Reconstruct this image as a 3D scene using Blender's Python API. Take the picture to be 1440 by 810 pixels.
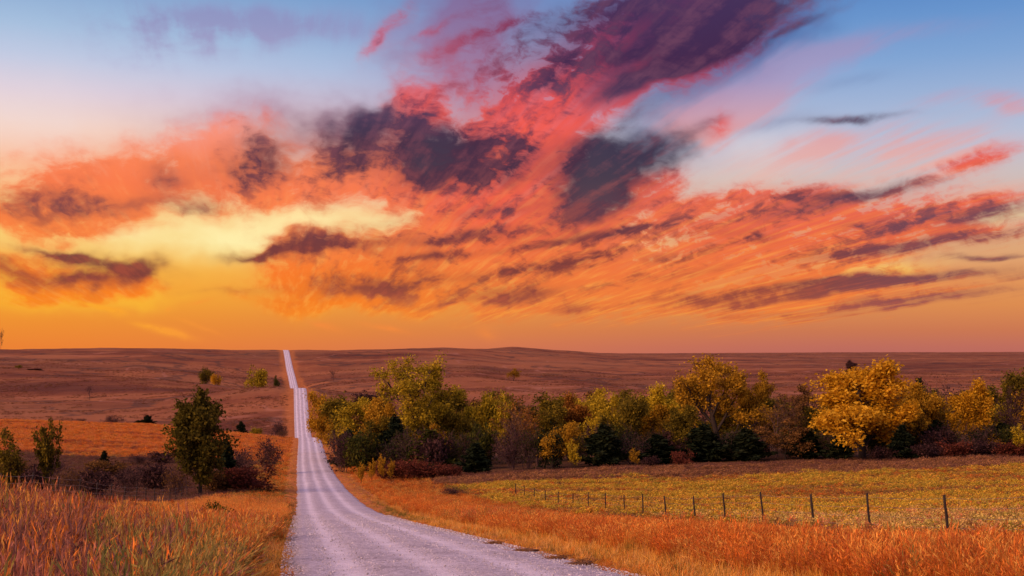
import bpy, bmesh, math, random
import numpy as np
from mathutils import Vector, Matrix

for _o in list(bpy.data.objects):
    bpy.data.objects.remove(_o, do_unlink=True)
SC = bpy.context.scene
COL = SC.collection
R = math.radians

# ------------------------------------------------------------------ camera
F = 1800.0            # focal length in pixels of a 1440 wide picture
cam = bpy.data.cameras.new('camera')
cam.sensor_width = 36.0
cam.lens = 36.0 * F / 1440.0
cam.shift_y = (497.0 - 405.0) / 1440.0
cam.clip_start = 0.1
cam.clip_end = 30000.0
camo = bpy.data.objects.new('camera', cam)
COL.objects.link(camo)
camo.location = (0, 0, 0)          # world zero is the photographer's eye
camo.rotation_euler = (R(90), 0, 0)
SC.camera = camo

# ------------------------------------------------------------------ light settings
SUN_AZ, SUN_EL = -122.0, 30.0       # degrees: azimuth from +Y towards +X
SUN_STRENGTH = 4.0
SC.view_settings.view_transform = 'Standard'
SC.view_settings.look = 'None'
SC.view_settings.exposure = 0.0
SC.view_settings.gamma = 1.0
SC.view_settings.use_curve_mapping = False
SC.cycles.max_bounces = 6
SC.cycles.diffuse_bounces = 3
SC.cycles.transparent_max_bounces = 8
SC.cycles.use_denoising = True
SC.cycles.sample_clamp_indirect = 6.0

sun = bpy.data.lights.new('sun', 'SUN')
sun.energy = SUN_STRENGTH
sun.angle = R(40.0)
sun.color = (1.0, 0.56, 0.34)
suno = bpy.data.objects.new('sun', sun)
COL.objects.link(suno)
_d = Vector((math.sin(R(SUN_AZ)) * math.cos(R(SUN_EL)), math.cos(R(SUN_AZ)) * math.cos(R(SUN_EL)), math.sin(R(SUN_EL))))
suno.rotation_euler = _d.to_track_quat('Z', 'Y').to_euler()
suno.location = (-60, 40, 60)


def lin(c):
    """sRGB 0-255 to linear rgba"""
    out = []
    for v in c[:3]:
        v = v / 255.0
        out.append(v / 12.92 if v <= 0.04045 else ((v + 0.055) / 1.055) ** 2.4)
    return (out[0], out[1], out[2], 1.0)


class NT:
    """small helper to write node trees as expressions"""
    def __init__(self, tree):
        self.t = tree
        self.n = tree.nodes
        self.l = tree.links

    def new(self, typ, **kw):
        nd = self.n.new(typ)
        for k, v in kw.items():
            setattr(nd, k, v)
        return nd

    def put(self, sock, v):
        if v is None:
            return
        if isinstance(v, bpy.types.NodeSocket):
            self.l.new(v, sock)
        else:
            sock.default_value = v

    def m(self, op, a, b=None, c=None, clamp=False):
        nd = self.new('ShaderNodeMath', operation=op, use_clamp=clamp)
        self.put(nd.inputs[0], a)
        if b is not None:
            self.put(nd.inputs[1], b)
        if c is not None:
            self.put(nd.inputs[2], c)
        return nd.outputs[0]

    def vm(self, op, a, b=None):
        nd = self.new('ShaderNodeVectorMath', operation=op)
        self.put(nd.inputs[0], a)
        if b is not None:
            if op == 'SCALE':
                self.put(nd.inputs[3], b)
            else:
                self.put(nd.inputs[1], b)
        return nd.outputs['Value'] if op in ('DOT_PRODUCT', 'LENGTH', 'DISTANCE') else nd.outputs[0]

    def comb(self, x, y, z=0.0):
        nd = self.new('ShaderNodeCombineXYZ')
        self.put(nd.inputs[0], x); self.put(nd.inputs[1], y); self.put(nd.inputs[2], z)
        return nd.outputs[0]

    def sep(self, v):
        nd = self.new('ShaderNodeSeparateXYZ')
        self.put(nd.inputs[0], v)
        return nd.outputs

    def noise(self, v, scale, detail=4.0, rough=0.55, dist=0.0, col=False, dim='3D', lac=2.0):
        nd = self.new('ShaderNodeTexNoise', noise_dimensions=dim)
        self.put(nd.inputs['Vector'], v)
        self.put(nd.inputs['Scale'], scale)
        nd.inputs['Detail'].default_value = detail
        nd.inputs['Roughness'].default_value = rough
        nd.inputs['Lacunarity'].default_value = lac
        nd.inputs['Distortion'].default_value = dist
        return nd.outputs['Color' if col else 0]

    def voro(self, v, scale, out='Distance', feature='F1', rnd=1.0):
        nd = self.new('ShaderNodeTexVoronoi', feature=feature)
        self.put(nd.inputs['Vector'], v)
        nd.inputs['Scale'].default_value = scale
        nd.inputs['Randomness'].default_value = rnd
        return nd.outputs[out]

    def ss(self, x, lo, hi, a=0.0, b=1.0):
        nd = self.new('ShaderNodeMapRange', interpolation_type='SMOOTHSTEP')
        self.put(nd.inputs[0], x)
        nd.inputs[1].default_value = lo; nd.inputs[2].default_value = hi
        nd.inputs[3].default_value = a; nd.inputs[4].default_value = b
        return nd.outputs[0]

    def lr(self, x, lo, hi, a=0.0, b=1.0):
        nd = self.new('ShaderNodeMapRange', interpolation_type='LINEAR')
        self.put(nd.inputs[0], x)
        nd.inputs[1].default_value = lo; nd.inputs[2].default_value = hi
        nd.inputs[3].default_value = a; nd.inputs[4].default_value = b
        return nd.outputs[0]

    def mix(self, f, a, b, mode='MIX'):
        nd = self.new('ShaderNodeMix', data_type='RGBA', blend_type=mode)
        nd.clamp_factor = True
        self.put(nd.inputs[0], f)
        self.put(nd.inputs[6], a); self.put(nd.inputs[7], b)
        return nd.outputs[2]

    def ramp(self, x, stops, interp='LINEAR'):
        nd = self.new('ShaderNodeValToRGB')
        cr = nd.color_ramp
        cr.interpolation = interp
        stops = sorted(stops, key=lambda s: s[0])
        while len(cr.elements) < len(stops):
            cr.elements.new(0.5)
        for e, (p, c) in zip(cr.elements, stops):
            e.position = p
        for e, (p, c) in zip(cr.elements, stops):
            e.color = c if len(c) == 4 else tuple(c) + (1.0,)
        self.put(nd.inputs[0], x)
        return nd.outputs[0]


# ------------------------------------------------------------------ sky
world = bpy.data.worlds.new('World')
SC.world = world
world.use_nodes = True
world.cycles.sampling_method = 'NONE'
world.cycles.sample_map_resolution = 256
def sky_pt(x, y):
    """direction of a picture point as (azimuth, elevation) in hundredths of 1/18 rad"""
    u, v = (x - 720.0) / F, (497.0 - y) / F
    az = math.atan(u)
    return az * 18.0, math.atan(v * math.cos(az)) * 18.0


def node_group(name, ins, outs):
    g = bpy.data.node_groups.new(name, 'ShaderNodeTree')
    for n_, t_ in ins:
        g.interface.new_socket(n_, in_out='INPUT', socket_type='NodeSocket' + t_)
    for n_, t_ in outs:
        g.interface.new_socket(n_, in_out='OUTPUT', socket_type='NodeSocket' + t_)
    T = NT(g)
    return g, T, T.new('NodeGroupInput').outputs, T.new('NodeGroupOutput').inputs


def patch_group():
    """one soft elongated patch of cloud added to a running sum"""
    g, T, i, o = node_group('cloud_patch', [('P', 'Vector'), ('sum', 'Float'), ('along', 'Vector'), ('across', 'Vector'), ('amount', 'Float')], [('sum', 'Float')])
    u = T.vm('DOT_PRODUCT', i[0], i[2])
    v = T.vm('DOT_PRODUCT', i[0], i[3])
    e = T.m('POWER', math.exp(-1.0), T.m('MULTIPLY_ADD', v, v, T.m('MULTIPLY', u, u)))
    T.l.new(T.m('MULTIPLY_ADD', e, i[4], i[1]), o[0])
    return g


def layers_group(vramp):
    """how the cloud masses are coloured: thin and lit, thick and dark"""
    names = ['base', 'st', 'st2', 'st3', 'pf', 'pf2', 'tex0', 'ef', 'A', 'E', 'fb', 'outside', 'glow', 'wash', 'slate', 'veil', 'lit', 'lits', 'heart', 'dark', 'darks', 'tr']
    ins = [('base', 'Color')] + [(n_, 'Float') for n_ in names[1:]]
    g, W, i, o = node_group('cloud_layers', ins, [('colour', 'Color')])
    base, st, st2, st3, pf, pf2, tex0, ef, A, E, fb, outside, glow, wash, slate, veil, lit, lits, heart, dark, darks, tr = [i[k] for k in range(len(names))]
    fx = W.m('MULTIPLY_ADD', pf2, 0.40, W.m('MULTIPLY', st, 0.60))
    hx = W.m('MULTIPLY_ADD', pf2, 0.42, W.m('MULTIPLY', tex0, 0.58))
    # ---- glow of the clear gap
    glow = W.m('MULTIPLY', glow, W.lr(st, 0.3, 0.7, 0.75, 1.15))
    gcol = W.ramp(ef, vramp([(430, (255, 200, 54)), (390, (255, 206, 78)), (350, (255, 240, 172)), (300, (255, 230, 164)), (240, (250, 216, 196)), (190, (236, 224, 226))]))
    c = W.mix(W.m('MULTIPLY', glow, 0.9, clamp=True), base, gcol)

    # ---- broad thin washes: mauve behind the plume, slate blue on its right
    wash = W.m('MULTIPLY', wash, W.lr(tex0, 0.3, 0.7, 0.65, 1.3), clamp=True)
    c = W.mix(W.m('MULTIPLY', wash, 0.85), c, W.ramp(ef, vramp([(240, (190, 124, 122)), (180, (176, 128, 144)), (110, (164, 118, 154)), (40, (142, 106, 150)), (-40, (124, 100, 150))])))
    slate = W.ss(W.m('MULTIPLY', slate, W.lr(st, 0.35, 0.65, 0.45, 1.4)), 0.05, 1.0)
    c = W.mix(W.m('MULTIPLY', slate, 0.8), c, W.ramp(ef, vramp([(240, (150, 150, 172)), (180, (128, 136, 172)), (100, (84, 106, 160)), (0, (66, 98, 162))])))

    # ---- thin pale veil (pink/cream)
    veil = W.ss(W.m('MULTIPLY', veil, W.lr(W.m('MULTIPLY_ADD', st2, 0.4, W.m('MULTIPLY', st, 0.6)), 0.36, 0.64, 0.15, 1.8)), 0.06, 0.95)
    vcol = W.ramp(ef, vramp([(350, (240, 170, 130)), (250, (236, 176, 165)), (190, (228, 156, 156)), (120, (172, 152, 192)), (40, (146, 144, 190)), (0, (140, 142, 192))]))
    c = W.mix(W.m('MULTIPLY', veil, 0.8), c, vcol)

    # ---- clouds lit from below: heaped masses, then long streaks
    soft = W.ss(W.m('ADD', lit, lits), 0.05, 1.5, 0.0, 0.62)
    lit = W.m('ADD', W.m('MULTIPLY', lit, W.lr(hx, 0.38, 0.62, 0.48, 1.38)), W.m('MULTIPLY', W.m('MULTIPLY_ADD', outside, 0.9, lits), W.lr(fx, 0.38, 0.62, 0.15, 1.65)))
    lden = W.ss(lit, 0.08, 0.92)
    lden = W.m('MAXIMUM', W.m('MULTIPLY', lden, W.lr(st2, 0.25, 0.75, 0.74, 1.14), clamp=True), soft)
    lcolL = W.ramp(ef, vramp([(460, (246, 140, 40)), (420, (250, 118, 28)), (380, (248, 108, 36)), (330, (250, 110, 50)), (270, (250, 106, 58)), (230, (252, 122, 72)), (190, (248, 150, 128)),
                              (120, (216, 118, 136)), (50, (210, 108, 134)), (-100, (176, 106, 140)), (-900, (206, 138, 160)), (-20000, (210, 150, 172))]))
    lcolR = W.ramp(ef, vramp([(460, (232, 120, 60)), (420, (240, 118, 56)), (380, (240, 106, 54)), (330, (236, 82, 48)), (270, (236, 78, 50)), (225, (232, 74, 58)), (180, (234, 74, 62)),
                              (130, (188, 58, 76)), (70, (142, 48, 82)), (0, (112, 42, 80)), (-100, (150, 78, 118)), (-900, (204, 136, 160)), (-20000, (210, 150, 172))]))
    lcol = W.mix(W.ss(A, -2.8, 0.3), lcolL, lcolR)
    lcol = W.mix(W.m('MULTIPLY', heart, W.lr(pf2, 0.3, 0.7, 0.55, 1.35), clamp=True), lcol, lin((250, 70, 44)))
    lcol = W.mix(W.m('MULTIPLY', fb, 0.75), lcol, lin((226, 150, 164)))
    lcol = W.mix(W.m('MULTIPLY', W.ss(st2, 0.42, 0.7), W.ss(E, 0.3, 5.0, 0.5, 0.12)), lcol, W.ramp(ef, vramp([(440, (255, 176, 70)), (330, (255, 176, 96)), (250, (255, 160, 110)), (150, (246, 120, 110)), (50, (220, 96, 120))])))
    c = W.mix(W.m('MULTIPLY', lden, 0.95), c, lcol)

    # ---- unlit, thick parts: heaps, then streaks
    # thick knots inside the lit masses turn maroon as well
    tex2 = W.m('MULTIPLY_ADD', pf2, 0.35, W.m('MULTIPLY', tex0, 0.65))
    knot = W.m('MULTIPLY', W.m('MINIMUM', lit, 1.3), W.ss(W.m('MULTIPLY_ADD', pf2, 0.4, W.m('MULTIPLY', st3, 0.60)), 0.47, 0.64))
    dsoft = W.ss(W.m('ADD', dark, darks), 0.05, 1.7, 0.0, 0.5)
    dmod = W.m('ADD', W.m('MULTIPLY', dark, W.lr(hx, 0.36, 0.64, 0.68, 1.25)), W.m('MULTIPLY', W.m('MULTIPLY_ADD', outside, 0.5, darks), W.lr(fx, 0.37, 0.63, 0.50, 1.38)))
    dmod = W.m('MULTIPLY_ADD', knot, W.m('MULTIPLY', W.ss(E, 0.5, 1.6, 0.45, 0.85), W.ss(A, -6.0, -1.0, 0.45, 1.0)), dmod)
    dden = W.m('MAXIMUM', W.ss(dmod, 0.0, 1.75), dsoft)
    dcol = W.ramp(ef, vramp([(460, (186, 96, 66)), (430, (156, 78, 62)), (395, (122, 62, 58)), (350, (112, 56, 60)), (300, (86, 58, 74)), (250, (58, 46, 68)), (200, (52, 42, 68)),
                             (150, (74, 58, 88)), (90, (62, 40, 76)), (20, (66, 46, 86)), (-150, (84, 70, 112)), (-900, (124, 110, 150)), (-20000, (136, 120, 158))]))
    dcol = W.mix(W.ss(A, 3.0, 6.0, 0.0, 0.4), dcol, lin((118, 84, 104)))
    dcol = W.mix(W.m('MULTIPLY', W.ss(W.m('MULTIPLY_ADD', st2, 0.6, W.m('MULTIPLY', pf2, 0.4)), 0.44, 0.66), 0.32), dcol, W.mix(W.ss(E, 1.5, 3.5), lin((206, 92, 62)), lin((150, 92, 112))))
    c = W.mix(W.m('MULTIPLY', dden, 0.96), c, dcol)

    # ---- broken aircraft trails low on the left
    c = W.mix(W.m('MULTIPLY', tr, W.lr(pf2, 0.35, 0.65, 0.3, 1.1), clamp=True), c, W.mix(W.ss(A, -7.0, -3.0), lin((252, 176, 40)), lin((246, 138, 62))))

    W.l.new(c, o[0])
    return g


def build_sky():
    PATCH = patch_group()
    W = NT(world.node_tree)
    W.n.clear()
    tc = W.new('ShaderNodeTexCoord')
    d = tc.outputs['Generated']
    dx, dy, dz = W.sep(d)[:3]
    az = W.m('ARCTAN2', dx, dy)
    el = W.m('ARCSINE', dz)
    A = W.m('MULTIPLY', az, 18.0)
    E = W.m('MULTIPLY', el, 18.0)
    # cloud deck coordinates: streets of cloud run towards azimuth -10.7 degrees
    ca, sa = math.cos(R(-10.7)), math.sin(R(-10.7))
    h = W.m('DIVIDE', 1.0, W.m('ADD', W.m('MAXIMUM', dz, 0.0), 0.05))
    p = W.m('MULTIPLY', W.m('SUBTRACT', W.m('MULTIPLY', dx, ca), W.m('MULTIPLY', dy, sa)), h)
    q = W.m('MULTIPLY', W.m('ADD', W.m('MULTIPLY', dx, sa), W.m('MULTIPLY', dy, ca)), h)
    P0 = W.comb(A, E, 0.0)
    # slow warp bends the cloud edges
    wv = W.vm('SUBTRACT', W.noise(P0, 0.9, 3.0, 0.55, col=True), (0.5, 0.5, 0.5))
    PQ = W.comb(W.m('MULTIPLY', p, 3.0), W.m('MULTIPLY', q, 0.20), 3.7)
    wb = W.vm('SUBTRACT', W.noise(W.vm('MULTIPLY', P0, (1.0, 1.5, 1.0)), 2.6, 2.5, 0.5, col=True), (0.5, 0.5, 0.5))
    st = W.noise(W.vm('ADD', PQ, W.vm('SCALE', wv, 0.55)), 0.85, 4.5, 0.60)          # streaks
    st2 = W.noise(W.vm('ADD', PQ, (11.3, 5.1, 2.0)), 4.2, 5.0, 0.6)                  # fine fibres
    st3 = W.noise(W.vm('ADD', W.vm('ADD', W.vm('MULTIPLY', PQ, (1.0, 1.3, 1.0)), (4.3, 9.1, 6.0)), W.vm('SCALE', wv, 0.8)), 1.05, 4.0, 0.60)
    Pw = W.vm('ADD', W.vm('MULTIPLY', P0, (1.0, 1.7, 1.0)), W.vm('SCALE', wv, 0.7))
    pf = W.noise(Pw, 1.6, 4.0, 0.56)                                                 # puffs
    pf2 = W.noise(W.vm('ADD', W.vm('ADD', Pw, W.vm('SCALE', wb, 0.3)), (7.0, 3.0, 9.0)), 3.6, 5.0, 0.60)                  # small puffs
    sw = W.ss(A, -4.5, 0.5, 0.22, 0.62)
    tex0 = W.m('ADD', W.m('MULTIPLY', st, sw), W.m('MULTIPLY', pf, W.m('SUBTRACT', 1.0, sw)))
    stl = W.m('ADD', W.m('MULTIPLY', st, W.ss(A, -5.0, -1.5)), W.m('MULTIPLY', pf, W.ss(A, -5.0, -1.5, 1.0, 0.0)))
    # warped positions: ragged for the heaped clouds, gentle for the long streaks
    A1 = W.comb(A, E, 1.0)
    PW = W.vm('ADD', W.vm('ADD', A1, W.vm('MULTIPLY', wv, (1.3, 0.8, 0.0))), W.vm('MULTIPLY', wb, (0.42, 0.24, 0.0)))
    PS = W.vm('ADD', W.vm('ADD', A1, W.vm('MULTIPLY', wv, (0.8, 0.26, 0.0))), W.comb(0.0, W.m('MULTIPLY', W.m('SUBTRACT', stl, 0.5), 0.28), 0.0))

    strip = None

    def blobs(lst, src, acc=0.0):
        """sum of soft elongated patches: x1,y1,x2,y2,half width,amount"""
        for (x1, y1, x2, y2, w, amp) in lst:
            a1, e1 = sky_pt(x1, y1); a2, e2 = sky_pt(x2, y2)
            ca_, ce_ = (a1 + a2) / 2, (e1 + e2) / 2
            ln = math.hypot(a2 - a1, e2 - e1) / 2
            ang = math.atan2(e2 - e1, a2 - a1)
            reach = 2.6 * math.hypot(max(ln * 0.85, w / 100) * math.cos(ang), w / 100 * math.sin(ang)) + 0.75
            rise = 2.6 * math.hypot(max(ln * 0.85, w / 100) * math.sin(ang), w / 100 * math.cos(ang)) + 0.45
            if strip is None or ca_ + reach < strip[0] or ca_ - reach > strip[1] or ce_ + rise < strip[2] or ce_ - rise > strip[3]:
                continue
            # the strip's tiny offset keeps each strip's nodes apart, so unused strips are skipped
            ca_ += (strip[0] + 0.1 * strip[2]) * 1e-5
            ce_ += (strip[0] + 0.1 * strip[2]) * 1e-5
            L, w_ = max(ln * 0.85, w / 100), w / 100.0
            c_, s_ = math.cos(ang), math.sin(ang)
            nd = W.new('ShaderNodeGroup')
            nd.node_tree = PATCH
            W.put(nd.inputs[0], src)
            W.put(nd.inputs[1], acc)
            nd.inputs[2].default_value = (c_ / L, s_ / L, -(ca_ * c_ + ce_ * s_) / L)
            nd.inputs[3].default_value = (-s_ / w_, c_ / w_, (ca_ * s_ - ce_ * c_) / w_)
            nd.inputs[4].default_value = amp
            acc = nd.outputs[0]
        return acc

    def vramp(pairs):
        """colour by elevation; pairs of picture row and colour"""
        top = 27.0
        stops = []
        for y, c in pairs:
            e = math.atan((497.0 - y) / F) * 18.0
            stops.append((min(1.0, max(0.0, (e + 1.0) / (top + 1.0))), lin(c)))
        return stops
    ef = W.m('DIVIDE', W.m('ADD', E, 1.0), 28.0, clamp=True)

    left = W.ramp(ef, vramp([(520, (238, 128, 52)), (490, (240, 130, 48)), (450, (243, 146, 42)), (415, (251, 168, 40)), (380, (253, 178, 58)),
                             (330, (254, 206, 104)), (280, (254, 196, 130)), (235, (255, 190, 150)), (195, (252, 214, 196)),
                             (150, (228, 210, 222)), (105, (196, 205, 230)), (60, (168, 194, 225)), (0, (136, 170, 212)),
                             (-300, (122, 140, 194)), (-1500, (160, 146, 192)), (-20000, (172, 150, 188))]))
    right = W.ramp(ef, vramp([(520, (176, 98, 98)), (490, (192, 106, 92)), (465, (206, 118, 78)), (430, (224, 140, 74)), (395, (230, 152, 88)),
                              (350, (222, 168, 122)), (300, (216, 184, 166)), (255, (206, 192, 192)), (215, (190, 194, 214)),
                              (165, (166, 184, 217)), (100, (130, 166, 214)), (40, (104, 149, 207)), (0, (90, 137, 200)),
                              (-300, (112, 132, 190)), (-1500, (158, 146, 192)), (-20000, (172, 150, 188))]))
    fa = W.ss(A, -7.5, 5.5)
    base = W.mix(fa, left, right)
    # the sky away from the sunset turns to rose and slate near the horizon
    away = W.ramp(ef, vramp([(520, (190, 128, 140)), (430, (226, 158, 160)), (250, (224, 172, 186)), (0, (190, 168, 200)),
                             (-600, (172, 154, 196)), (-20000, (172, 150, 188))]))
    fb = W.ss(W.m('ABSOLUTE', W.m('ADD', az, 0.25)), 0.9, 2.2)
    base = W.mix(fb, base, away)
    nish = W.new('ShaderNodeTexSky', sky_type='NISHITA')
    nish.sun_disc = False
    nish.sun_elevation = R(SUN_EL)
    nish.sun_rotation = R(SUN_AZ)
    base = W.mix(0.05, base, W.vm('SCALE', nish.outputs[0], 0.07))

    gen = W.ss(W.noise(W.vm('ADD', PQ, (31.0, 17.0, 5.0)), 0.55, 3.0, 0.55), 0.48, 0.75)
    inframe = W.m('MULTIPLY', W.ss(W.m('ABSOLUTE', A), 7.5, 10.5), W.ss(E, 0.6, 2.0))
    outside = W.m('MULTIPLY', W.m('MAXIMUM', inframe, W.ss(E, 5.2, 8.0)), gen)

    PT = W.vm('ADD', A1, W.vm('SCALE', W.vm('MULTIPLY', wv, (1.0, 1.0, 0.0)), 0.16))
    LAYERS = layers_group(vramp)
    MASSES = [
        # glow of the clear gap
        ([(40, 335, 600, 318, 34, .95), (280, 305, 640, 292, 34, .55), (-20, 412, 170, 410, 18, .75), (30, 195, 40, 185, 75, .45),
                      (140, 420, 260, 414, 13, .55), (840, 350, 990, 318, 32, .9), (1000, 300, 1120, 280, 12, .4), (1350, 305, 1460, 290, 14, .6), (1130, 385, 1320, 372, 10, .7), (420, 395, 480, 385, 34, .45), (1000, 240, 1150, 200, 50, .35),
                      (540, 405, 720, 395, 26, .35), (1180, 388, 1300, 378, 10, .35)], PW),
        # mauve behind the plume
        ([(560, 90, 760, 10, 75, .95), (760, 90, 1000, 10, 70, .7), (420, 165, 560, 175, 42, .8), (640, 130, 700, 120, 60, .6), (320, 190, 460, 190, 26, .45), (470, 200, 640, 200, 50, .7), (200, 172, 480, 160, 34, .5), (540, 40, 720, 0, 40, .4)], PW),
        # slate blue on its right
        ([(880, 160, 1150, 40, 40, .8), (840, 215, 990, 190, 40, .55), (1060, 60, 1180, 10, 30, .45), (1000, 190, 1180, 150, 16, .5), (1120, 130, 1280, 95, 12, .35), (900, 130, 1000, 90, 30, .5)], PS),
        # thin pale veil
        ([(960, 190, 1220, 70, 24, .55), (1250, 240, 1440, 195, 34, .6), (940, 260, 1330, 215, 42, .5), (200, 195, 400, 180, 40, .55),
                      (120, 12, 620, 42, 26, .9), (1360, 146, 1460, 138, 12, .7), (960, 200, 1040, 165, 30, .6), (1290, 300, 1460, 255, 30, .55), (1100, 215, 1200, 190, 20, .6), (900, 175, 1120, 120, 26, .6), (1000, 120, 1240, 40, 20, .45), (1180, 215, 1330, 180, 26, .45), (1120, 75, 1440, 20, 16, .35), (60, 60, 420, 70, 30, .3), (1250, 150, 1440, 120, 14, .35)], PS),
        # heaped masses lit from below
        ([
            (-20, 262, 260, 262, 52, 1.25), (160, 240, 440, 228, 52, 1.1), (250, 195, 420, 215, 36, .6), (320, 275, 480, 275, 28, .75), (-60, 305, 170, 314, 22, .9),
            (-20, 378, 100, 388, 28, 1.0), (20, 410, 220, 404, 15, 1.1), (120, 385, 245, 395, 22, .8), (330, 352, 570, 350, 20, .8),
            (370, 375, 490, 385, 40, 1.0), (340, 412, 640, 418, 17, .9), (470, 372, 650, 380, 36, .9),
            (450, 275, 600, 190, 46, .95), (530, 255, 650, 290, 38, 1.2), (590, 285, 790, 250, 56, 1.3), (545, 150, 630, 150, 34, 1.0),
            (640, 180, 830, 170, 52, 1.4), (720, 240, 800, 210, 48, 1.0), (580, 335, 820, 310, 34, 1.1), (420, 215, 500, 260, 34, .8), (350, 395, 700, 395, 36, .5), (640, 400, 1000, 385, 50, .55)], PW),
        # long lit streaks
        ([
            (508, 78, 590, -10, 11, .5), (500, 100, 560, 20, 20, .25), (560, 105, 760, 40, 40, .32), (600, 75, 780, 15, 9, .5), (560, 60, 640, 20, 8, .35), (670, 150, 1130, -25, 52, 1.7), (720, 165, 900, 90, 34, .9), (780, 60, 1000, -30, 40, .8), (620, 30, 760, -20, 26, .3), (840, 95, 1010, 10, 20, .8),
            (540, 358, 820, 325, 30, 1.2), (600, 390, 940, 345, 40, 1.35), (620, 425, 980, 382, 28, 1.25), (500, 415, 700, 405, 16, .7), (780, 330, 900, 285, 24, .6),
            (860, 275, 970, 245, 24, 1.0), (900, 305, 1210, 285, 30, 1.2), (950, 325, 1200, 300, 26, .8), (1000, 350, 1340, 300, 44, 1.1), (1180, 335, 1470, 265, 18, 1.0),
            (1280, 243, 1460, 205, 9, .42), (985, 190, 1035, 162, 26, .4), (1280, 340, 1470, 318, 13, 1.1), (880, 395, 1280, 365, 24, 1.1), (860, 435, 1360, 400, 20, 1.2),
            (1000, 452, 1440, 398, 18, .7), (1200, 285, 1440, 235, 22, .3), (1330, 230, 1460, 190, 18, .35), (900, 370, 1100, 345, 24, .7)], PS),
        # the glowing heart
        ([(640, 185, 830, 172, 40, 1.1), (560, 265, 790, 255, 50, .8), (560, 152, 640, 148, 28, .9), (590, 300, 800, 290, 44, .6), (720, 140, 830, 120, 34, .5)], PW),
        # unlit heaps
        ([
            (-20, 290, 80, 292, 16, .75), (40, 272, 170, 284, 14, .7), (330, 196, 415, 230, 24, 1.0), (300, 250, 370, 240, 18, .6), (200, 235, 275, 262, 18, .5), (280, 215, 340, 235, 22, .35), (400, 175, 560, 160, 30, .6), (150, 290, 330, 282, 12, .5), (180, 225, 300, 262, 26, .45), (420, 215, 520, 240, 26, .45), (620, 265, 720, 255, 22, .55),
            (50, 356, 240, 377, 12, 1.5), (30, 394, 200, 391, 13, 1.35), (160, 387, 245, 376, 14, 1.2), (-30, 372, 70, 388, 14, 1.0),
            (300, 356, 420, 352, 8, .7), (320, 353, 575, 347, 13, 1.6), (410, 405, 640, 397, 15, 1.6), (540, 375, 660, 365, 10, .6),
            (480, 150, 600, 165, 24, .75), (470, 185, 560, 205, 28, .8), (540, 205, 720, 215, 52, .75), (760, 240, 940, 225, 58, .65), (440, 165, 600, 190, 40, .5), (300, 225, 440, 215, 40, .45), (40, 280, 260, 280, 22, .45), (700, 300, 860, 290, 30, .4), (570, 190, 680, 200, 32, 1.0), (595, 226, 695, 214, 30, .95), (520, 236, 670, 244, 28, .75), (560, 205, 620, 235, 24, .5), (700, 205, 760, 225, 22, .35), (440, 190, 520, 235, 26, .45),
            (670, 205, 750, 200, 15, .7), (690, 255, 740, 240, 16, .6), (740, 228, 960, 198, 34, 1.15), (765, 255, 910, 236, 28, .85), (770, 288, 910, 258, 24, 1.0), (780, 312, 860, 290, 18, .85), (870, 215, 990, 195, 26, .5), (630, 262, 700, 262, 16, .6)], PW),
        # unlit streaks
        ([
            (15, 342, 130, 366, 5, 1.12), (630, 305, 740, 290, 9, 0.98), (600, 335, 740, 318, 8, 1.12), (680, 358, 910, 318, 7, 1.40), (850, 325, 940, 310, 5, 1.26), (700, 390, 890, 350, 11, 0.84), (630, 420, 810, 408, 10, 1.40), (770, 438, 840, 428, 9, 1.26),
            (540, 364, 680, 358, 6, 0.84), (230, 302, 300, 290, 8, 0.70),
            (850, 122, 1170, -15, 20, 1.6), (760, 100, 1120, -25, 44, .9), (900, 60, 1140, -40, 24, 1.3), (760, 102, 890, 70, 13, 1.04), (810, 150, 990, 72, 11, 0.83), (790, 34, 1020, -35, 22, 1.3), (690, 62, 850, 15, 20, 0.66), (720, 135, 830, 112, 12, 0.66), (900, 70, 1060, 8, 12, 0.77), (840, 190, 960, 120, 12, 0.55),
            (980, 62, 1130, -10, 16, .9), (1040, 80, 1200, 0, 6, 0.77), (640, 122, 760, 70, 16, 0.44), (930, 195, 1040, 150, 10, 0.44),
            (1110, 168, 1295, 162, 7, 1.32), (1110, 295, 1350, 243, 10, 1.33), (1030, 288, 1250, 262, 8, 0.84), (1030, 339, 1110, 335, 9, 0.98), (1110, 370, 1350, 336, 9, 1.68), (1160, 325, 1340, 298, 14, 0.77),
            (1310, 318, 1470, 278, 14, 1.26), (1270, 347, 1470, 320, 8, 1.12), (1310, 364, 1470, 355, 4, 1.26), (970, 422, 1470, 376, 10, 1.96), (1080, 404, 1300, 394, 7, 0.84), (1120, 445, 1460, 402, 9, 1.75), (890, 370, 970, 358, 8, 0.98),
            (990, 430, 1090, 424, 6, 0.98), (960, 445, 1150, 438, 4, 0.56), (560, 345, 760, 330, 8, .9), (620, 400, 860, 370, 8, .8), (860, 400, 1060, 372, 7, .6), (900, 345, 1080, 318, 8, .6), (940, 320, 1040, 300, 8, .5), (1020, 312, 1200, 290, 8, .7), (480, 330, 640, 300, 8, .4), (240, 412, 420, 404, 7, .5), (560, 430, 760, 422, 6, .6), (880, 425, 1020, 412, 6, .6)], PS),
        # broken aircraft trails
        ([(112, 424, 176, 438, 3.2, 1.35), (155, 436, 178, 440, 6, 1.20), (185, 450, 250, 466, 4, 0.90), (200, 455, 280, 478, 5, 1.05), (245, 446, 310, 472, 2.5, 0.75), (262, 430, 305, 420, 3, 0.68),
                    (430, 447, 480, 465, 5, 0.75), (510, 455, 575, 467, 4, 0.68), (668, 464, 700, 472, 8, 0.52), (232, 436, 242, 432, 3, 0.60)], PT),
    ]

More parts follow.
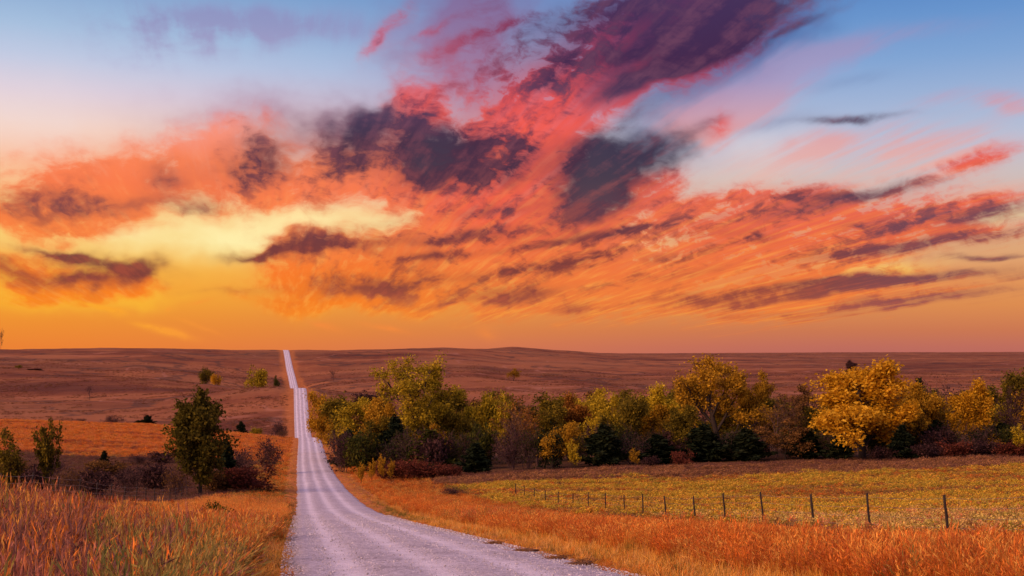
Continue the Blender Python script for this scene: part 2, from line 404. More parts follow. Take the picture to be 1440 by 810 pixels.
    def compose(strip_):
        """all cloud layers for one cell of the sky; a cell only leaves out clouds that cannot reach it"""
        nonlocal strip
        strip = strip_
        nd = W.new('ShaderNodeGroup')
        nd.node_tree = LAYERS
        for k, v in enumerate([base, stl, st2, st3, pf, pf2, tex0, ef, A, E, fb, outside]):
            W.put(nd.inputs[k], v)
        for k, (lst, src) in enumerate(MASSES):
            W.put(nd.inputs[12 + k], blobs(lst, src))
        bg = W.new('ShaderNodeBackground')
        W.put(bg.inputs[0], nd.outputs[0])
        bg.inputs[1].default_value = 1.0
        return bg.outputs[0]

    inside = W.m('MULTIPLY', W.m('LESS_THAN', W.m('ABSOLUTE', A), 10.5), W.m('LESS_THAN', W.m('ABSOLUTE', W.m('SUBTRACT', E, 3.6)), 4.4))
    ae = [-10.5, -4.6, -2.2, 0.2, 2.6, 10.5]
    ee = [-0.8, 2.1, 8.0]
    cells = [(ae[i], ae[i + 1], ee[j], ee[j + 1]) for i in range(5) for j in range(2)]

    def tree(cl):
        """split the window in halves so that only one cell is ever evaluated"""
        if len(cl) == 1:
            return compose(cl[0])
        h_ = len(cl) // 2
        if len(cl) == 2:
            f_ = W.m('GREATER_THAN', E, cl[1][2])
        else:
            h_ += h_ % 2
            f_ = W.m('GREATER_THAN', A, cl[h_][0])
        mx_ = W.new('ShaderNodeMixShader')
        W.put(mx_.inputs[0], f_)
        W.l.new(tree(cl[:h_]), mx_.inputs[1])
        W.l.new(tree(cl[h_:]), mx_.inputs[2])
        return mx_.outputs[0]
    mx = W.new('ShaderNodeMixShader')
    W.put(mx.inputs[0], inside)
    W.l.new(compose(None), mx.inputs[1])
    W.l.new(tree(cells), mx.inputs[2])
    sh = mx.outputs[0]
    out = W.new('ShaderNodeOutputWorld')
    W.l.new(sh, out.inputs[0])


build_sky()


# ------------------------------------------------------------------ helpers for objects and meshes
def mat(name):
    m = bpy.data.materials.new(name)
    m.use_nodes = True
    t = NT(m.node_tree)
    t.n.clear()
    out = t.new('ShaderNodeOutputMaterial')
    return m, t, out


def surf(t, out, col, rough=0.9, bump=None, bstr=0.3, bdist=0.05, spec=0.2):
    b = t.new('ShaderNodeBsdfPrincipled')
    t.put(b.inputs['Base Color'], col)
    t.put(b.inputs['Roughness'], rough)
    b.inputs['Specular IOR Level'].default_value = spec
    if bump is not None:
        bn = t.new('ShaderNodeBump')
        bn.inputs['Strength'].default_value = bstr
        bn.inputs['Distance'].default_value = bdist
        t.put(bn.inputs['Height'], bump)
        t.l.new(bn.outputs[0], b.inputs['Normal'])
    t.l.new(b.outputs[0], out.inputs[0])
    return b


def leafy(t, out, col, trans=0.35):
    """thin plant tissue: diffuse on both sides with light coming through"""
    d = t.new('ShaderNodeBsdfDiffuse'); t.put(d.inputs[0], col)
    r = t.new('ShaderNodeBsdfTranslucent'); t.put(r.inputs[0], col)
    mx = t.new('ShaderNodeMixShader'); mx.inputs[0].default_value = trans
    t.l.new(d.outputs[0], mx.inputs[1]); t.l.new(r.outputs[0], mx.inputs[2])
    t.l.new(mx.outputs[0], out.inputs[0])


def np_mesh(name, verts, faces, material=None, smooth=False):
    """faces: (n,3) or (n,4) integer array, or a list of such arrays"""
    me = bpy.data.meshes.new(name)
    verts = np.asarray(verts, dtype=np.float32)
    if not isinstance(faces, list):
        faces = [faces]
    faces = [np.asarray(f, dtype=np.int32) for f in faces if len(f)]
    nl = sum(f.size for f in faces)
    nf = sum(len(f) for f in faces)
    me.vertices.add(len(verts))
    me.vertices.foreach_set('co', verts.ravel())
    if nf:
        me.loops.add(nl)
        me.polygons.add(nf)
        me.loops.foreach_set('vertex_index', np.concatenate([f.ravel() for f in faces]))
        tot = np.concatenate([np.full(len(f), f.shape[1], np.int32) for f in faces])
        st = np.concatenate([[0], np.cumsum(tot)[:-1]]).astype(np.int32)
        me.polygons.foreach_set('loop_start', st)
        me.polygons.foreach_set('loop_total', tot)
        if smooth:
            me.polygons.foreach_set('use_smooth', np.ones(nf, dtype=bool))
    me.update(calc_edges=True)
    if material is not None:
        me.materials.append(material)
    return me


def link(name, data, parent=None, loc=(0, 0, 0), rz=0.0, scale=None):
    o = bpy.data.objects.new(name, data)
    COL.objects.link(o)
    o.location = loc
    o.rotation_euler = (0, 0, rz)
    if scale is not None:
        o.scale = (scale, scale, scale) if not hasattr(scale, '__len__') else scale
    if parent is not None:
        o.parent = parent
    return o


def tag(o, label=None, cat=None, group=None, kind=None):
    if label:
        o['label'] = label
    if cat:
        o['category'] = cat
    if group:
        o['group'] = group
    if kind:
        o['kind'] = kind
    return o


_rg = np.random.RandomState(7)
_PERM = _rg.permutation(4096)
_GR = _rg.uniform(-1, 1, (4096, 2))
_GR /= np.linalg.norm(_GR, axis=1)[:, None]


def perlin(x, y):
    xi = np.floor(x).astype(np.int64); yi = np.floor(y).astype(np.int64)
    xf = x - xi; yf = y - yi
    u = xf * xf * xf * (xf * (xf * 6 - 15) + 10); v = yf * yf * yf * (yf * (yf * 6 - 15) + 10)

    def g(ix, iy, fx, fy):
        k = _PERM[(_PERM[ix & 4095] + iy) & 4095]
        return _GR[k, 0] * fx + _GR[k, 1] * fy
    a = g(xi, yi, xf, yf); b = g(xi + 1, yi, xf - 1, yf)
    c = g(xi, yi + 1, xf, yf - 1); d = g(xi + 1, yi + 1, xf - 1, yf - 1)
    return (a * (1 - u) + b * u) * (1 - v) + (c * (1 - u) + d * u) * v


def fbm(x, y, octv=4, gain=0.5):
    s = 0.0; amp = 1.0
    for i in range(octv):
        s = s + amp * perlin(x * 2 ** i + 17.3 * i, y * 2 ** i - 9.1 * i)
        amp *= gain
    return s


def sstep(x, a, b):
    t = np.clip((x - a) / (b - a), 0, 1)
    return t * t * (3 - 2 * t)


def pchip(xs, ys):
    xs = np.asarray(xs, float); ys = np.asarray(ys, float)
    h = np.diff(xs); dl = np.diff(ys) / h
    m = np.zeros_like(ys)
    m[0], m[-1] = dl[0], dl[-1]
    for i in range(1, len(xs) - 1):
        if dl[i - 1] * dl[i] > 0:
            w1, w2 = 2 * h[i] + h[i - 1], h[i] + 2 * h[i - 1]
            m[i] = (w1 + w2) / (w1 / dl[i - 1] + w2 / dl[i])

    def f(x):
        x = np.clip(np.asarray(x, float), xs[0], xs[-1])
        i = np.clip(np.searchsorted(xs, x) - 1, 0, len(xs) - 2)
        t = (x - xs[i]) / h[i]
        t2, t3 = t * t, t * t * t
        return (2 * t3 - 3 * t2 + 1) * ys[i] + (t3 - 2 * t2 + t) * h[i] * m[i] + (-2 * t3 + 3 * t2) * ys[i + 1] + (t3 - t2) * h[i] * m[i + 1]
    return f


# ------------------------------------------------------------------ the lie of the land (metres below the eye)
def prof(s):
    ys, hs = zip(*s)
    return pchip(ys, hs)


_near = [(-400, 1.0), (-30, 1.0), (-6, 1.35), (0, 1.62)]
road_prof = prof(_near + [(23, 4.05), (50, 7.0), (78, 10.1), (106, 12.95), (130, 15.0), (180, 18.4), (229, 20.8), (285, 22.75), (340, 24.1), (377, 24.9), (400, 26.6),
                          (425, 29.3), (450, 31.2), (480, 31.7), (520, 29.0), (580, 23.4), (640, 17.9), (655, 17.8), (700, 20.6), (800, 26), (900, 28.6), (1000, 26.6), (1100, 19.5),
                          (1200, 11.5), (1300, 4.0), (1400, -2.2), (1460, -3.9), (1700, -3.2), (2200, 0), (9000, 20)])
COLS = [
    (-0.75, prof(_near + [(23, 3.6), (60, 6.6), (130, 14.0), (220, 18.5), (380, 18.0), (500, 27), (700, 22), (1000, 11), (1450, -4.2), (1700, -3.6), (2500, 1), (9000, 20)])),
    (-0.40, prof(_near + [(23, 3.55), (60, 7.1), (80, 9.2), (100, 11.7), (130, 15.3), (180, 18.8), (220, 20.0), (260, 20.5), (300, 20.2), (380, 20.2), (450, 27), (500, 29.8), (560, 29.3),
                          (700, 24.3), (850, 17.3), (1000, 11), (1200, 3), (1450, -4.6), (1700, -4.0), (2500, 0), (9000, 20)])),
    (-0.29, prof(_near + [(23, 3.7), (60, 7.4), (80, 9.6), (100, 11.9), (130, 15.2), (180, 18.9), (220, 20.4), (260, 21.2), (300, 21.4), (380, 21.4), (450, 28), (500, 30.5), (560, 29.0),
                          (700, 23.3), (850, 17.8), (900, 17.4), (1000, 14), (1200, 4.0), (1450, -5.6), (1700, -5.2), (2500, 0), (9000, 20)])),
    (-0.176, road_prof),
    (-0.125, prof(_near + [(23, 4.05), (78, 10.2), (130, 15.1), (180, 18.7), (229, 20.9), (300, 23.3), (380, 25.5), (450, 31), (560, 28), (650, 22.0), (800, 24), (1000, 20), (1200, 10), (1460, -3.2),
                           (1600, -3.4), (2200, 0), (9000, 20)])),
    (-0.055, prof(_near + [(23, 4.1), (78, 10.3), (130, 15.3), (180, 18.7), (205, 19.6), (250, 21), (400, 28), (600, 27), (800, 22), (1000, 13), (1300, 2), (1600, -6.8), (2000, -5.0), (2500, 0), (9000, 20)])),
    (-0.03, prof(_near + [(23, 4.1), (78, 10.3), (130, 15.3), (180, 18.5), (205, 19.4), (250, 21), (400, 28), (600, 27), (800, 22), (1000, 14), (1300, 4), (1600, -5.6), (1900, -5.0), (2500, 0), (9000, 20)])),
    (0.0, prof(_near + [(23, 4.1), (78, 10.3), (130, 15.2), (180, 18.2), (205, 19.1), (250, 21), (400, 28), (600, 27), (800, 22), (1000, 17), (1300, 8), (1600, -3), (1900, -9.8), (2200, -8), (2800, 0), (9000, 20)])),
    (0.045, prof(_near + [(23, 4.05), (78, 10.3), (130, 15.1), (180, 18.0), (205, 18.8), (250, 20.5), (400, 27), (600, 27), (800, 23), (1200, 13), (1600, 3), (1900, -3.9), (2300, -2), (3000, 1), (9000, 20)])),
    (0.085, prof(_near + [(23, 4.0), (78, 10.2), (130, 15.0), (180, 17.8), (210, 18.4), (250, 20.2), (400, 26), (600, 26), (800, 24), (1200, 16), (1600, 7), (2000, 2), (2700, 0.2), (4000, 0.4), (9000, 20)])),
    (0.267, prof(_near + [(23, 3.9), (45, 6.5), (80, 10.1), (130, 14.7), (180, 16.9), (215, 17.5), (300, 20), (600, 24), (800, 22), (1200, 15.5), (2000, 6), (3000, 0), (4500, -3.6), (6000, -1), (9000, 20)])),
    (0.40, prof(_near + [(23, 3.8), (40, 5.85), (80, 9.7), (130, 13.9), (180, 16.0), (220, 16.9), (300, 20), (600, 23), (800, 21), (1200, 14.5), (2000, 5), (3000, -1), (4500, -4.6), (6000, -2), (9000, 20)])),
    (0.75, prof(_near + [(23, 3.6), (40, 5.3), (80, 8.6), (130, 12.4), (180, 14.5), (220, 15.5), (300, 18), (600, 22), (1200, 14), (3000, -2), (4500, -5), (6000, -3), (9000, 20)])),
]
_CA = np.array([c[0] for c in COLS])
_off = pchip([-400, 0, 23, 80, 130, 250, 390, 500, 650, 900, 1000, 1200, 1450, 1700, 9000], [0, 0, 0, .5, 1.0, 1.9, 3.3, 3.0, 3.4, 3.4, 2.6, -1.0, -4.2, -7, -10])
ROAD_W = 6.6


def road_left(Y):
    return -0.1761 * np.asarray(Y, float) + _off(Y)


def ground(X, Y):
    """terrain height at world X, Y"""
    X = np.asarray(X, float); Y = np.asarray(Y, float)
    a = np.clip(X / np.maximum(Y, 2.0), _CA[0], _CA[-1])
    hs = np.stack([c[1](Y) for c in COLS])
    i = np.clip(np.searchsorted(_CA, a) - 1, 0, len(_CA) - 2)
    t = (a - _CA[i]) / (_CA[i + 1] - _CA[i])
    t = t * t * (3 - 2 * t) * 0.5 + t * 0.5
    lo = np.take_along_axis(hs, i[None], 0)[0]; hi = np.take_along_axis(hs, (i + 1)[None], 0)[0]
    h = lo * (1 - t) + hi * t
    amp = 0.10 + 0.9 * sstep(Y, 250, 900)
    roll = (fbm(X / 230.0 + 3, Y / 130.0, 2) * 4.0 * sstep(Y, 520, 760) * (1 - 0.75 * sstep(Y, 1150, 1400)))
    n = fbm(X / 55.0, Y / 75.0, 3) * amp * 1.1 + fbm(X / 9.0 + 40, Y / 9.0, 3) * (0.10 + 0.12 * sstep(Y, 200, 800))
    z = -h + n + roll
    # roadside: shoulder, shallow ditch, then the open field
    d = X - (road_left(Y) + ROAD_W / 2)
    ad = np.abs(d)
    rz = -road_prof(Y)
    w = sstep(ad, 4.2, 15.0)
    z = rz * (1 - w) + z * w
    z = z - 0.10 * (1 - sstep(ad, 3.2, 4.2)) - 0.28 * np.exp(-((ad - 6.2) / 1.4) ** 2)
    return z


def ground1(x, y):
    return float(ground(np.array([x]), np.array([y]))[0])


def build_ground():
    fine = np.radians(np.arange(-27, 27.01, 0.13))
    rest = np.radians(np.concatenate([np.arange(28, 90, 1.5), np.arange(90, 270.1, 6.0), np.arange(271.5, 333, 1.5)]))
    ang = np.concatenate([fine, rest])
    rad = [0.4]
    while rad[-1] < 9000:
        r = rad[-1]
        k = 1.10 if r < 8 else (1.014 if r < 1900 else 1.03)
        rad.append(r * k)
    rad = np.array(rad)
    na, nr = len(ang), len(rad)
    RR, AA = np.meshgrid(rad, ang, indexing='ij')
    X = RR * np.sin(AA); Y = RR * np.cos(AA)
    Z = ground(X, Y)
    v = np.stack([X.ravel(), Y.ravel(), Z.ravel()], 1)
    v = np.vstack([v, [[0, 0, ground1(0, 0)]]])
    i = np.arange(nr - 1)[:, None]; j = np.arange(na)[None, :]
    j2 = (j + 1) % na
    f = np.stack([i * na + j, i * na + j2, (i + 1) * na + j2, (i + 1) * na + j], -1).reshape(-1, 4)
    c = len(v) - 1
    jj = np.arange(na)
    f3 = np.stack([np.full(na, c), (jj + 1) % na, jj], 1)
    m, t, out = mat('ground')
    me = np_mesh('ground', v, [f[:, ::-1], f3[:, ::-1]], m, smooth=True)
    # land cover: r pasture, g tawny knoll and verge, b sown field
    xx, yy = v[:, 0], v[:, 1]
    d = xx - (road_left(yy) + ROAD_W / 2)
    e = fbm(xx / 30, yy / 30, 3)
    past = sstep(yy + 25 * e, 410, 450)
    knoll = sstep(-d, 6, 14) * sstep(yy + 26 * e, 262, 285) * (1 - past)
    verge = (1 - sstep(np.abs(d) + 2.5 * e, 6.5, 10)) * sstep(yy, 10, 30) * (1 - 0.35 * past)
    field = sstep(d, 19, 23) * sstep(yy + 8 * e, 62, 80) * (1 - sstep(yy + 8 * e, 186, 198))
    colr = np.stack([past, np.clip(np.maximum(knoll, verge), 0, 1), np.clip(field, 0, 1), np.ones_like(past)], 1).astype(np.float32)
    at = me.attributes.new('cover', 'FLOAT_COLOR', 'POINT')
    at.data.foreach_set('color', colr.ravel())
    # material
    an = t.new('ShaderNodeAttribute', attribute_name='cover')
    sc = t.new('ShaderNodeSeparateColor'); t.l.new(an.outputs['Color'], sc.inputs[0])
    pos = t.new('ShaderNodeNewGeometry').outputs['Position']
    P2 = t.vm('MULTIPLY', pos, (1, 1, 0))
    big = t.noise(P2, 0.006, 4, 0.55)
    med = t.noise(t.vm('MULTIPLY', P2, (1.0, 0.6, 1)), 0.03, 5, 0.62)
    fine_ = t.noise(P2, 0.35, 5, 0.68)
    tuft = t.noise(P2, 1.7, 4, 0.65)
    # wild pasture: brown-red bluestem, olive patches, darker draws, pale cattle trails
    pc = t.ramp(t.m('MULTIPLY_ADD', fine_, 0.35, t.m('MULTIPLY', med, 0.65)), [(0.30, (0.062, 0.020, 0.012, 1)), (0.44, (0.155, 0.050, 0.026, 1)), (0.54, (0.215, 0.074, 0.034, 1)), (0.68, (0.31, 0.125, 0.046, 1))])
    pc = t.mix(t.m('MULTIPLY', t.ss(big, 0.46, 0.62), 0.65), pc, t.mix(fine_, (0.14, 0.052, 0.038, 1), (0.30, 0.135, 0.052, 1)))
    band = t.noise(t.vm('ADD', t.vm('MULTIPLY', P2, (0.22, 1.0, 1)), (40, 0, 0)), 0.011, 3, 0.5)  # light and dark of the folds coloured into the slopes as bands
    pc = t.mix(t.m('MULTIPLY', t.ss(band, 0.46, 0.60), 0.55), pc, (0.36, 0.14, 0.06, 1))
    pc = t.mix(t.m('MULTIPLY', t.ss(band, 0.44, 0.32), 0.6), pc, (0.075, 0.027, 0.022, 1))
    w_ = t.noise(t.vm('ADD', P2, (900, 300, 0)), 0.0042, 3, 0.5)
    trail = t.ss(t.m('ABSOLUTE', t.m('SUBTRACT', w_, 0.5)), 0.0, 0.006, 1.0, 0.0)
    w2_ = t.noise(t.vm('ADD', P2, (100, 1300, 0)), 0.0065, 4, 0.6)
    draw = t.ss(t.m('ABSOLUTE', t.m('SUBTRACT', w2_, 0.47)), 0.003, 0.022, 1.0, 0.0)
    pc = t.mix(t.m('MULTIPLY', trail, 0.45), pc, (0.40, 0.18, 0.12, 1))
    pc = t.mix(t.m('MULTIPLY', draw, t.lr(fine_, 0.35, 0.65, 0.3, 1.0)), pc, (0.07, 0.038, 0.030, 1))
    kc = t.ramp(t.m('MULTIPLY_ADD', tuft, 0.5, t.m('MULTIPLY', fine_, 0.5)), [(0.32, (0.19, 0.060, 0.020, 1)), (0.5, (0.44, 0.150, 0.042, 1)), (0.68, (0.66, 0.28, 0.08, 1))])
    fc = t.ramp(t.m('MULTIPLY_ADD', tuft, 0.5, t.m('MULTIPLY', med, 0.5)), [(0.32, (0.11, 0.05, 0.02, 1)), (0.5, (0.24, 0.12, 0.028, 1)), (0.66, (0.36, 0.20, 0.045, 1))])
    nc = t.ramp(t.m('MULTIPLY_ADD', tuft, 0.5, t.m('MULTIPLY', fine_, 0.5)), [(0.32, (0.05, 0.026, 0.016, 1)), (0.5, (0.12, 0.058, 0.030, 1)), (0.68, (0.21, 0.105, 0.048, 1))])
    c_ = t.mix(sc.outputs[0], nc, pc)
    c_ = t.mix(sc.outputs[2], c_, fc)
    c_ = t.mix(sc.outputs[1], c_, kc)
    surf(t, out, c_, 0.95, t.m('ADD', fine_, t.m('MULTIPLY', tuft, 0.4)), 0.55, 0.9, 0.05)
    o = link('ground', me)
    tag(o, 'rolling autumn prairie ground under the whole scene', kind='structure')


def build_road():
    ys = [-25.0]
    while ys[-1] < 1560:
        y = ys[-1]
        ys.append(y + (0.5 if y < 70 else max(0.5, y * 0.012)))
    ys = np.array(ys)
    cr = np.linspace(-1, 1, 27)
    XL = road_left(ys)
    n = len(ys)
    jl = fbm(ys / 3.1, ys * 0 + 3.3, 3) * 0.28 * (1 - sstep(ys, 300, 600)); jr = fbm(ys / 2.7, ys * 0 + 8.3, 3) * 0.28 * (1 - sstep(ys, 300, 600))
    half = ROAD_W / 2
    xs = (XL + half)[:, None] + cr[None, :] * half
    xs[:, 0] += jl; xs[:, 1] += jl * 0.8; xs[:, -1] += jr; xs[:, -2] += jr * 0.8
    z = -road_prof(ys)[:, None] + 0.09 * (1 - cr[None, :] ** 2) - 0.02
    # worn wheel tracks and the loose windrows between them
    tr = np.zeros_like(cr)
    for c0 in (-0.62, -0.12, 0.40):
        tr -= 0.022 * np.exp(-((cr - c0) / 0.10) ** 2)
    for c0 in (-0.36, 0.14, 0.68, -0.86):
        tr += 0.02 * np.exp(-((cr - c0) / 0.09) ** 2)
    z = z + tr[None, :] + fbm(xs / 0.9, np.repeat(ys[:, None], len(cr), 1) / 2.0, 2) * 0.012
    z[:, 0] -= 0.12; z[:, -1] -= 0.12
    v = np.stack([xs, np.repeat(ys[:, None], len(cr), 1), z], -1).reshape(-1, 3)
    i = np.arange(n - 1)[:, None]; j = np.arange(len(cr) - 1)[None, :]
    k = len(cr)
    f = np.stack([i * k + j, i * k + j + 1, (i + 1) * k + j + 1, (i + 1) * k + j], -1).reshape(-1, 4)
    m, t, out = mat('gravel_road')
    me = np_mesh('road', v, f, m, smooth=True)
    at = me.attributes.new('across', 'FLOAT', 'POINT')
    at.data.foreach_set('value', np.tile(cr, n).astype(np.float32))
    ac = t.new('ShaderNodeAttribute', attribute_name='across').outputs['Fac']
    pos = t.new('ShaderNodeNewGeometry').outputs['Position']
    wob = t.m('MULTIPLY', t.m('SUBTRACT', t.noise(t.vm('MULTIPLY', pos, (0.05, 0.05, 0.0)), 1.0, 3), 0.5), 0.16)
    a = t.m('ADD', ac, wob)
    trk = None
    for c0, w0, am in ((-0.62, 0.105, 1.0), (-0.12, 0.115, 0.95), (0.40, 0.12, 1.0)):
        dd = t.m('DIVIDE', t.m('SUBTRACT', a, c0), w0)
        g = t.m('MULTIPLY', t.m('POWER', math.exp(-1), t.m('MULTIPLY', dd, dd)), am)
        trk = g if trk is None else t.m('ADD', trk, g)
    peb = t.voro(pos, 26.0)
    peb2 = t.voro(pos, 11.0, 'Color')
    grain = t.noise(pos, 14.0, 5, 0.7)
    blot = t.noise(pos, 0.5, 4, 0.6)
    pv = t.new('ShaderNodeSeparateColor'); t.l.new(peb2, pv.inputs[0])
    fac = t.m('ADD', t.m('MULTIPLY', grain, 0.5), t.m('ADD', t.m('MULTIPLY', pv.outputs[0], 0.22), t.m('MULTIPLY', blot, 0.3)))
    loose = t.ramp(fac, [(0.30, (0.15, 0.12, 0.145, 1)), (0.5, (0.446, 0.398, 0.457, 1)), (0.72, (0.665, 0.611, 0.693, 1))])
    pack = t.ramp(fac, [(0.28, (0.494, 0.446, 0.509, 1)), (0.5, (0.703, 0.650, 0.724, 1)), (0.72, (0.817, 0.766, 0.851, 1))])
    c = t.mix(t.m('MULTIPLY', trk, t.lr(blot, 0.3, 0.7, 0.75, 1.0), clamp=True), loose, pack)
    edge = t.ss(t.m('ABSOLUTE', a), 0.84, 1.0)
    c = t.mix(t.m('MULTIPLY', edge, 0.45), c, (0.30, 0.22, 0.20, 1))
    surf(t, out, c, 0.95, t.m('ADD', t.m('MULTIPLY', t.m('SUBTRACT', 1.0, peb), 0.9), grain), 0.8, 0.03, 0.1)
    o = link('road', me)
    tag(o, 'straight pale gravel road running over the hills to the skyline', kind='structure')


build_ground()
build_road()


# ------------------------------------------------------------------ plant materials
def leaf_mat(name, cols, trans=0.35, scale=0.45):
    """cols: dark, middle, light leaf colours"""
    m, t, out = mat(name)
    rnd = t.new('ShaderNodeNewGeometry').outputs['Random Per Island']
    oc = t.new('ShaderNodeTexCoord').outputs['Object']
    n = t.noise(oc, scale, 2, 0.5)
    oi = t.new('ShaderNodeObjectInfo').outputs['Random']
    f = t.m('ADD', t.m('MULTIPLY', rnd, 0.45), t.m('ADD', t.m('MULTIPLY', n, 0.55), t.m('MULTIPLY', t.m('SUBTRACT', oi, 0.5), 0.16)))
    c = t.ramp(f, [(0.22, cols[0]), (0.5, cols[1]), (0.78, cols[2])])
    leafy(t, out, c, trans)
    return m


def bark_mat(name, c0, c1):
    m, t, out = mat(name)
    oc = t.new('ShaderNodeTexCoord').outputs['Object']
    n = t.noise(t.vm('MULTIPLY', oc, (6, 6, 1.2)), 1.5, 4, 0.6)
    surf(t, out, t.mix(n, c0, c1), 0.95, n, 0.5, 0.05, 0.1)
    return m


BARK = bark_mat('bark', (0.020, 0.014, 0.012, 1), (0.075, 0.055, 0.045, 1))
TWIG = bark_mat('twig', (0.060, 0.034, 0.034, 1), (0.15, 0.085, 0.080, 1))
LEAF = {
    'yellow_green': leaf_mat('leaf_yellow_green', ((0.11, 0.085, 0.009, 1), (0.36, 0.27, 0.020, 1), (0.66, 0.46, 0.03, 1))),
    'gold': leaf_mat('leaf_gold', ((0.28, 0.13, 0.010, 1), (0.62, 0.335, 0.015, 1), (0.88, 0.56, 0.05, 1)), 0.4),
    'amber': leaf_mat('leaf_amber', ((0.16, 0.085, 0.010, 1), (0.40, 0.22, 0.018, 1), (0.66, 0.38, 0.03, 1))),
    'yellow': leaf_mat('leaf_yellow', ((0.26, 0.19, 0.012, 1), (0.58, 0.42, 0.022, 1), (0.82, 0.60, 0.06, 1)), 0.4),
    'olive': leaf_mat('leaf_olive', ((0.040, 0.036, 0.009, 1), (0.15, 0.115, 0.016, 1), (0.33, 0.23, 0.022, 1))),
    'green': leaf_mat('leaf_green', ((0.022, 0.030, 0.010, 1), (0.060, 0.066, 0.014, 1), (0.15, 0.135, 0.020, 1))),
    'moss': leaf_mat('leaf_moss', ((0.028, 0.026, 0.007, 1), (0.085, 0.074, 0.013, 1), (0.20, 0.15, 0.02, 1))),
    'juniper': leaf_mat('leaf_juniper', ((0.006, 0.011, 0.007, 1), (0.016, 0.024, 0.012, 1), (0.040, 0.046, 0.018, 1)), 0.15),
    'rust': leaf_mat('leaf_rust', ((0.12, 0.050, 0.014, 1), (0.28, 0.115, 0.022, 1), (0.48, 0.21, 0.03, 1))),
    'red': leaf_mat('leaf_red', ((0.060, 0.018, 0.014, 1), (0.15, 0.040, 0.026, 1), (0.29, 0.095, 0.05, 1))),
    'plum': leaf_mat('leaf_plum', ((0.026, 0.013, 0.014, 1), (0.064, 0.032, 0.032, 1), (0.13, 0.064, 0.055, 1)), 0.2),
    'brown': leaf_mat('leaf_brown', ((0.060, 0.032, 0.014, 1), (0.16, 0.080, 0.026, 1), (0.31, 0.155, 0.04, 1)), 0.25),
}


# ------------------------------------------------------------------ tree growing
def unit(v):
    return v / (np.linalg.norm(v) + 1e-9)


def grow(rng, S):
    """S: spec. returns branch polylines (points, radii, level) and the twig polylines"""
    lines, tips = [], []

    def br(p, d, L, r, lev):
        n = S['seg'][lev]
        pts, rad = [p], [r]
        for s in range(n):
            d = unit(d + rng.normal(0, S['curl'][lev], 3) + np.array([0, 0, S['up'][lev] / n]))
            p = p + d * (L / n)
            pts.append(p)
            rad.append(r * (1 - (s + 1) / n * (1 - S['taper'])))
        pts = np.array(pts); rad = np.array(rad)
        lines.append((pts, rad, lev))
        if lev == S['levels']:
            tips.append(pts)
            return
        m = S['kids'][lev]
        ph = rng.rand() * 6.28
        for k in range(m):
            t = S['start'][lev] + (1 - S['start'][lev]) * min(0.999, (k + rng.rand()) / m)
            fi = t * n
            i = min(n - 1, int(fi))
            q = pts[i] + (pts[i + 1] - pts[i]) * (fi - i)
            ax = unit(pts[i + 1] - pts[i])
            ph += 2.4 + rng.normal(0, 0.4)
            e1 = unit(np.cross(ax, [0.3, 0.9, 0.2])); e2 = np.cross(ax, e1)
            an = math.radians(S['ang'][lev]) * rng.uniform(0.7, 1.25)
            nd = ax * math.cos(an) + (e1 * math.cos(ph) + e2 * math.sin(ph)) * math.sin(an)
            L2 = L * S['ratio'][lev] * rng.uniform(0.7, 1.25) * (1 - S.get('cone', [0, 0, 0, 0])[lev] * t)
            br(q, nd, L2, max(0.012, (r + (rad[-1] - r) * t) * S['thin'][lev]), lev + 1)
    for k in range(S.get('stems', 1)):
        sp = S.get('splay', 0.0)
        d0 = unit(np.array([rng.normal(0, sp), rng.normal(0, sp), 1.0])) if sp else np.array(S.get('lean', (0, 0, 1.0)))
        br(np.array([rng.normal(0, sp * 0.3), rng.normal(0, sp * 0.3), -0.25]), unit(d0), S['L'] * rng.uniform(0.85, 1.1), S['r'], 0)
    return lines, tips


def tubes(lines, maxlev=9):
    V, Fq, b = [], [], 0
    sides = {0: 7, 1: 5, 2: 4, 3: 3, 4: 3}
    for pts, rad, lev in lines:
        if lev > maxlev:
            continue
        k = sides[lev]; n = len(pts)
        d = np.gradient(pts, axis=0)
        d /= np.linalg.norm(d, axis=1)[:, None] + 1e-9
        ref = np.array([0.31, 0.85, 0.42])
        e1 = np.cross(d, ref); e1 /= np.linalg.norm(e1, axis=1)[:, None] + 1e-9
        e2 = np.cross(d, e1)
        a = np.arange(k) * 2 * math.pi / k
        ring = pts[:, None] + rad[:, None, None] * (e1[:, None] * np.cos(a)[None, :, None] + e2[:, None] * np.sin(a)[None, :, None])
        V.append(ring.reshape(-1, 3))
        i = np.arange(n - 1)[:, None]; j = np.arange(k)[None]
        Fq.append((b + np.stack([i * k + j, i * k + (j + 1) % k, (i + 1) * k + (j + 1) % k, (i + 1) * k + j], -1)).reshape(-1, 4))
        b += n * k
    return np.concatenate(V), np.concatenate(Fq)


def leaves(rng, P, size, flat=0.0, long=1.5):
    """a diamond leaf at each point of P"""
    n = len(P)
    nor = rng.normal(0, 1, (n, 3)); nor[:, 2] = np.abs(nor[:, 2]) + flat
    nor /= np.linalg.norm(nor, axis=1)[:, None]
    a = rng.normal(0, 1, (n, 3)); a[:, 2] -= 0.3
    a -= nor * (a * nor).sum(1)[:, None]
    a /= np.linalg.norm(a, axis=1)[:, None]
    b = np.cross(nor, a)
    s = (size * rng.uniform(0.6, 1.35, n))[:, None]
    v = np.stack([P - a * s * 0.5 * long, P + b * s * 0.45, P + a * s * 0.5 * long + nor * s * 0.15, P - b * s * 0.45], 1)
    return v.reshape(-1, 3), np.arange(n * 4).reshape(-1, 4)


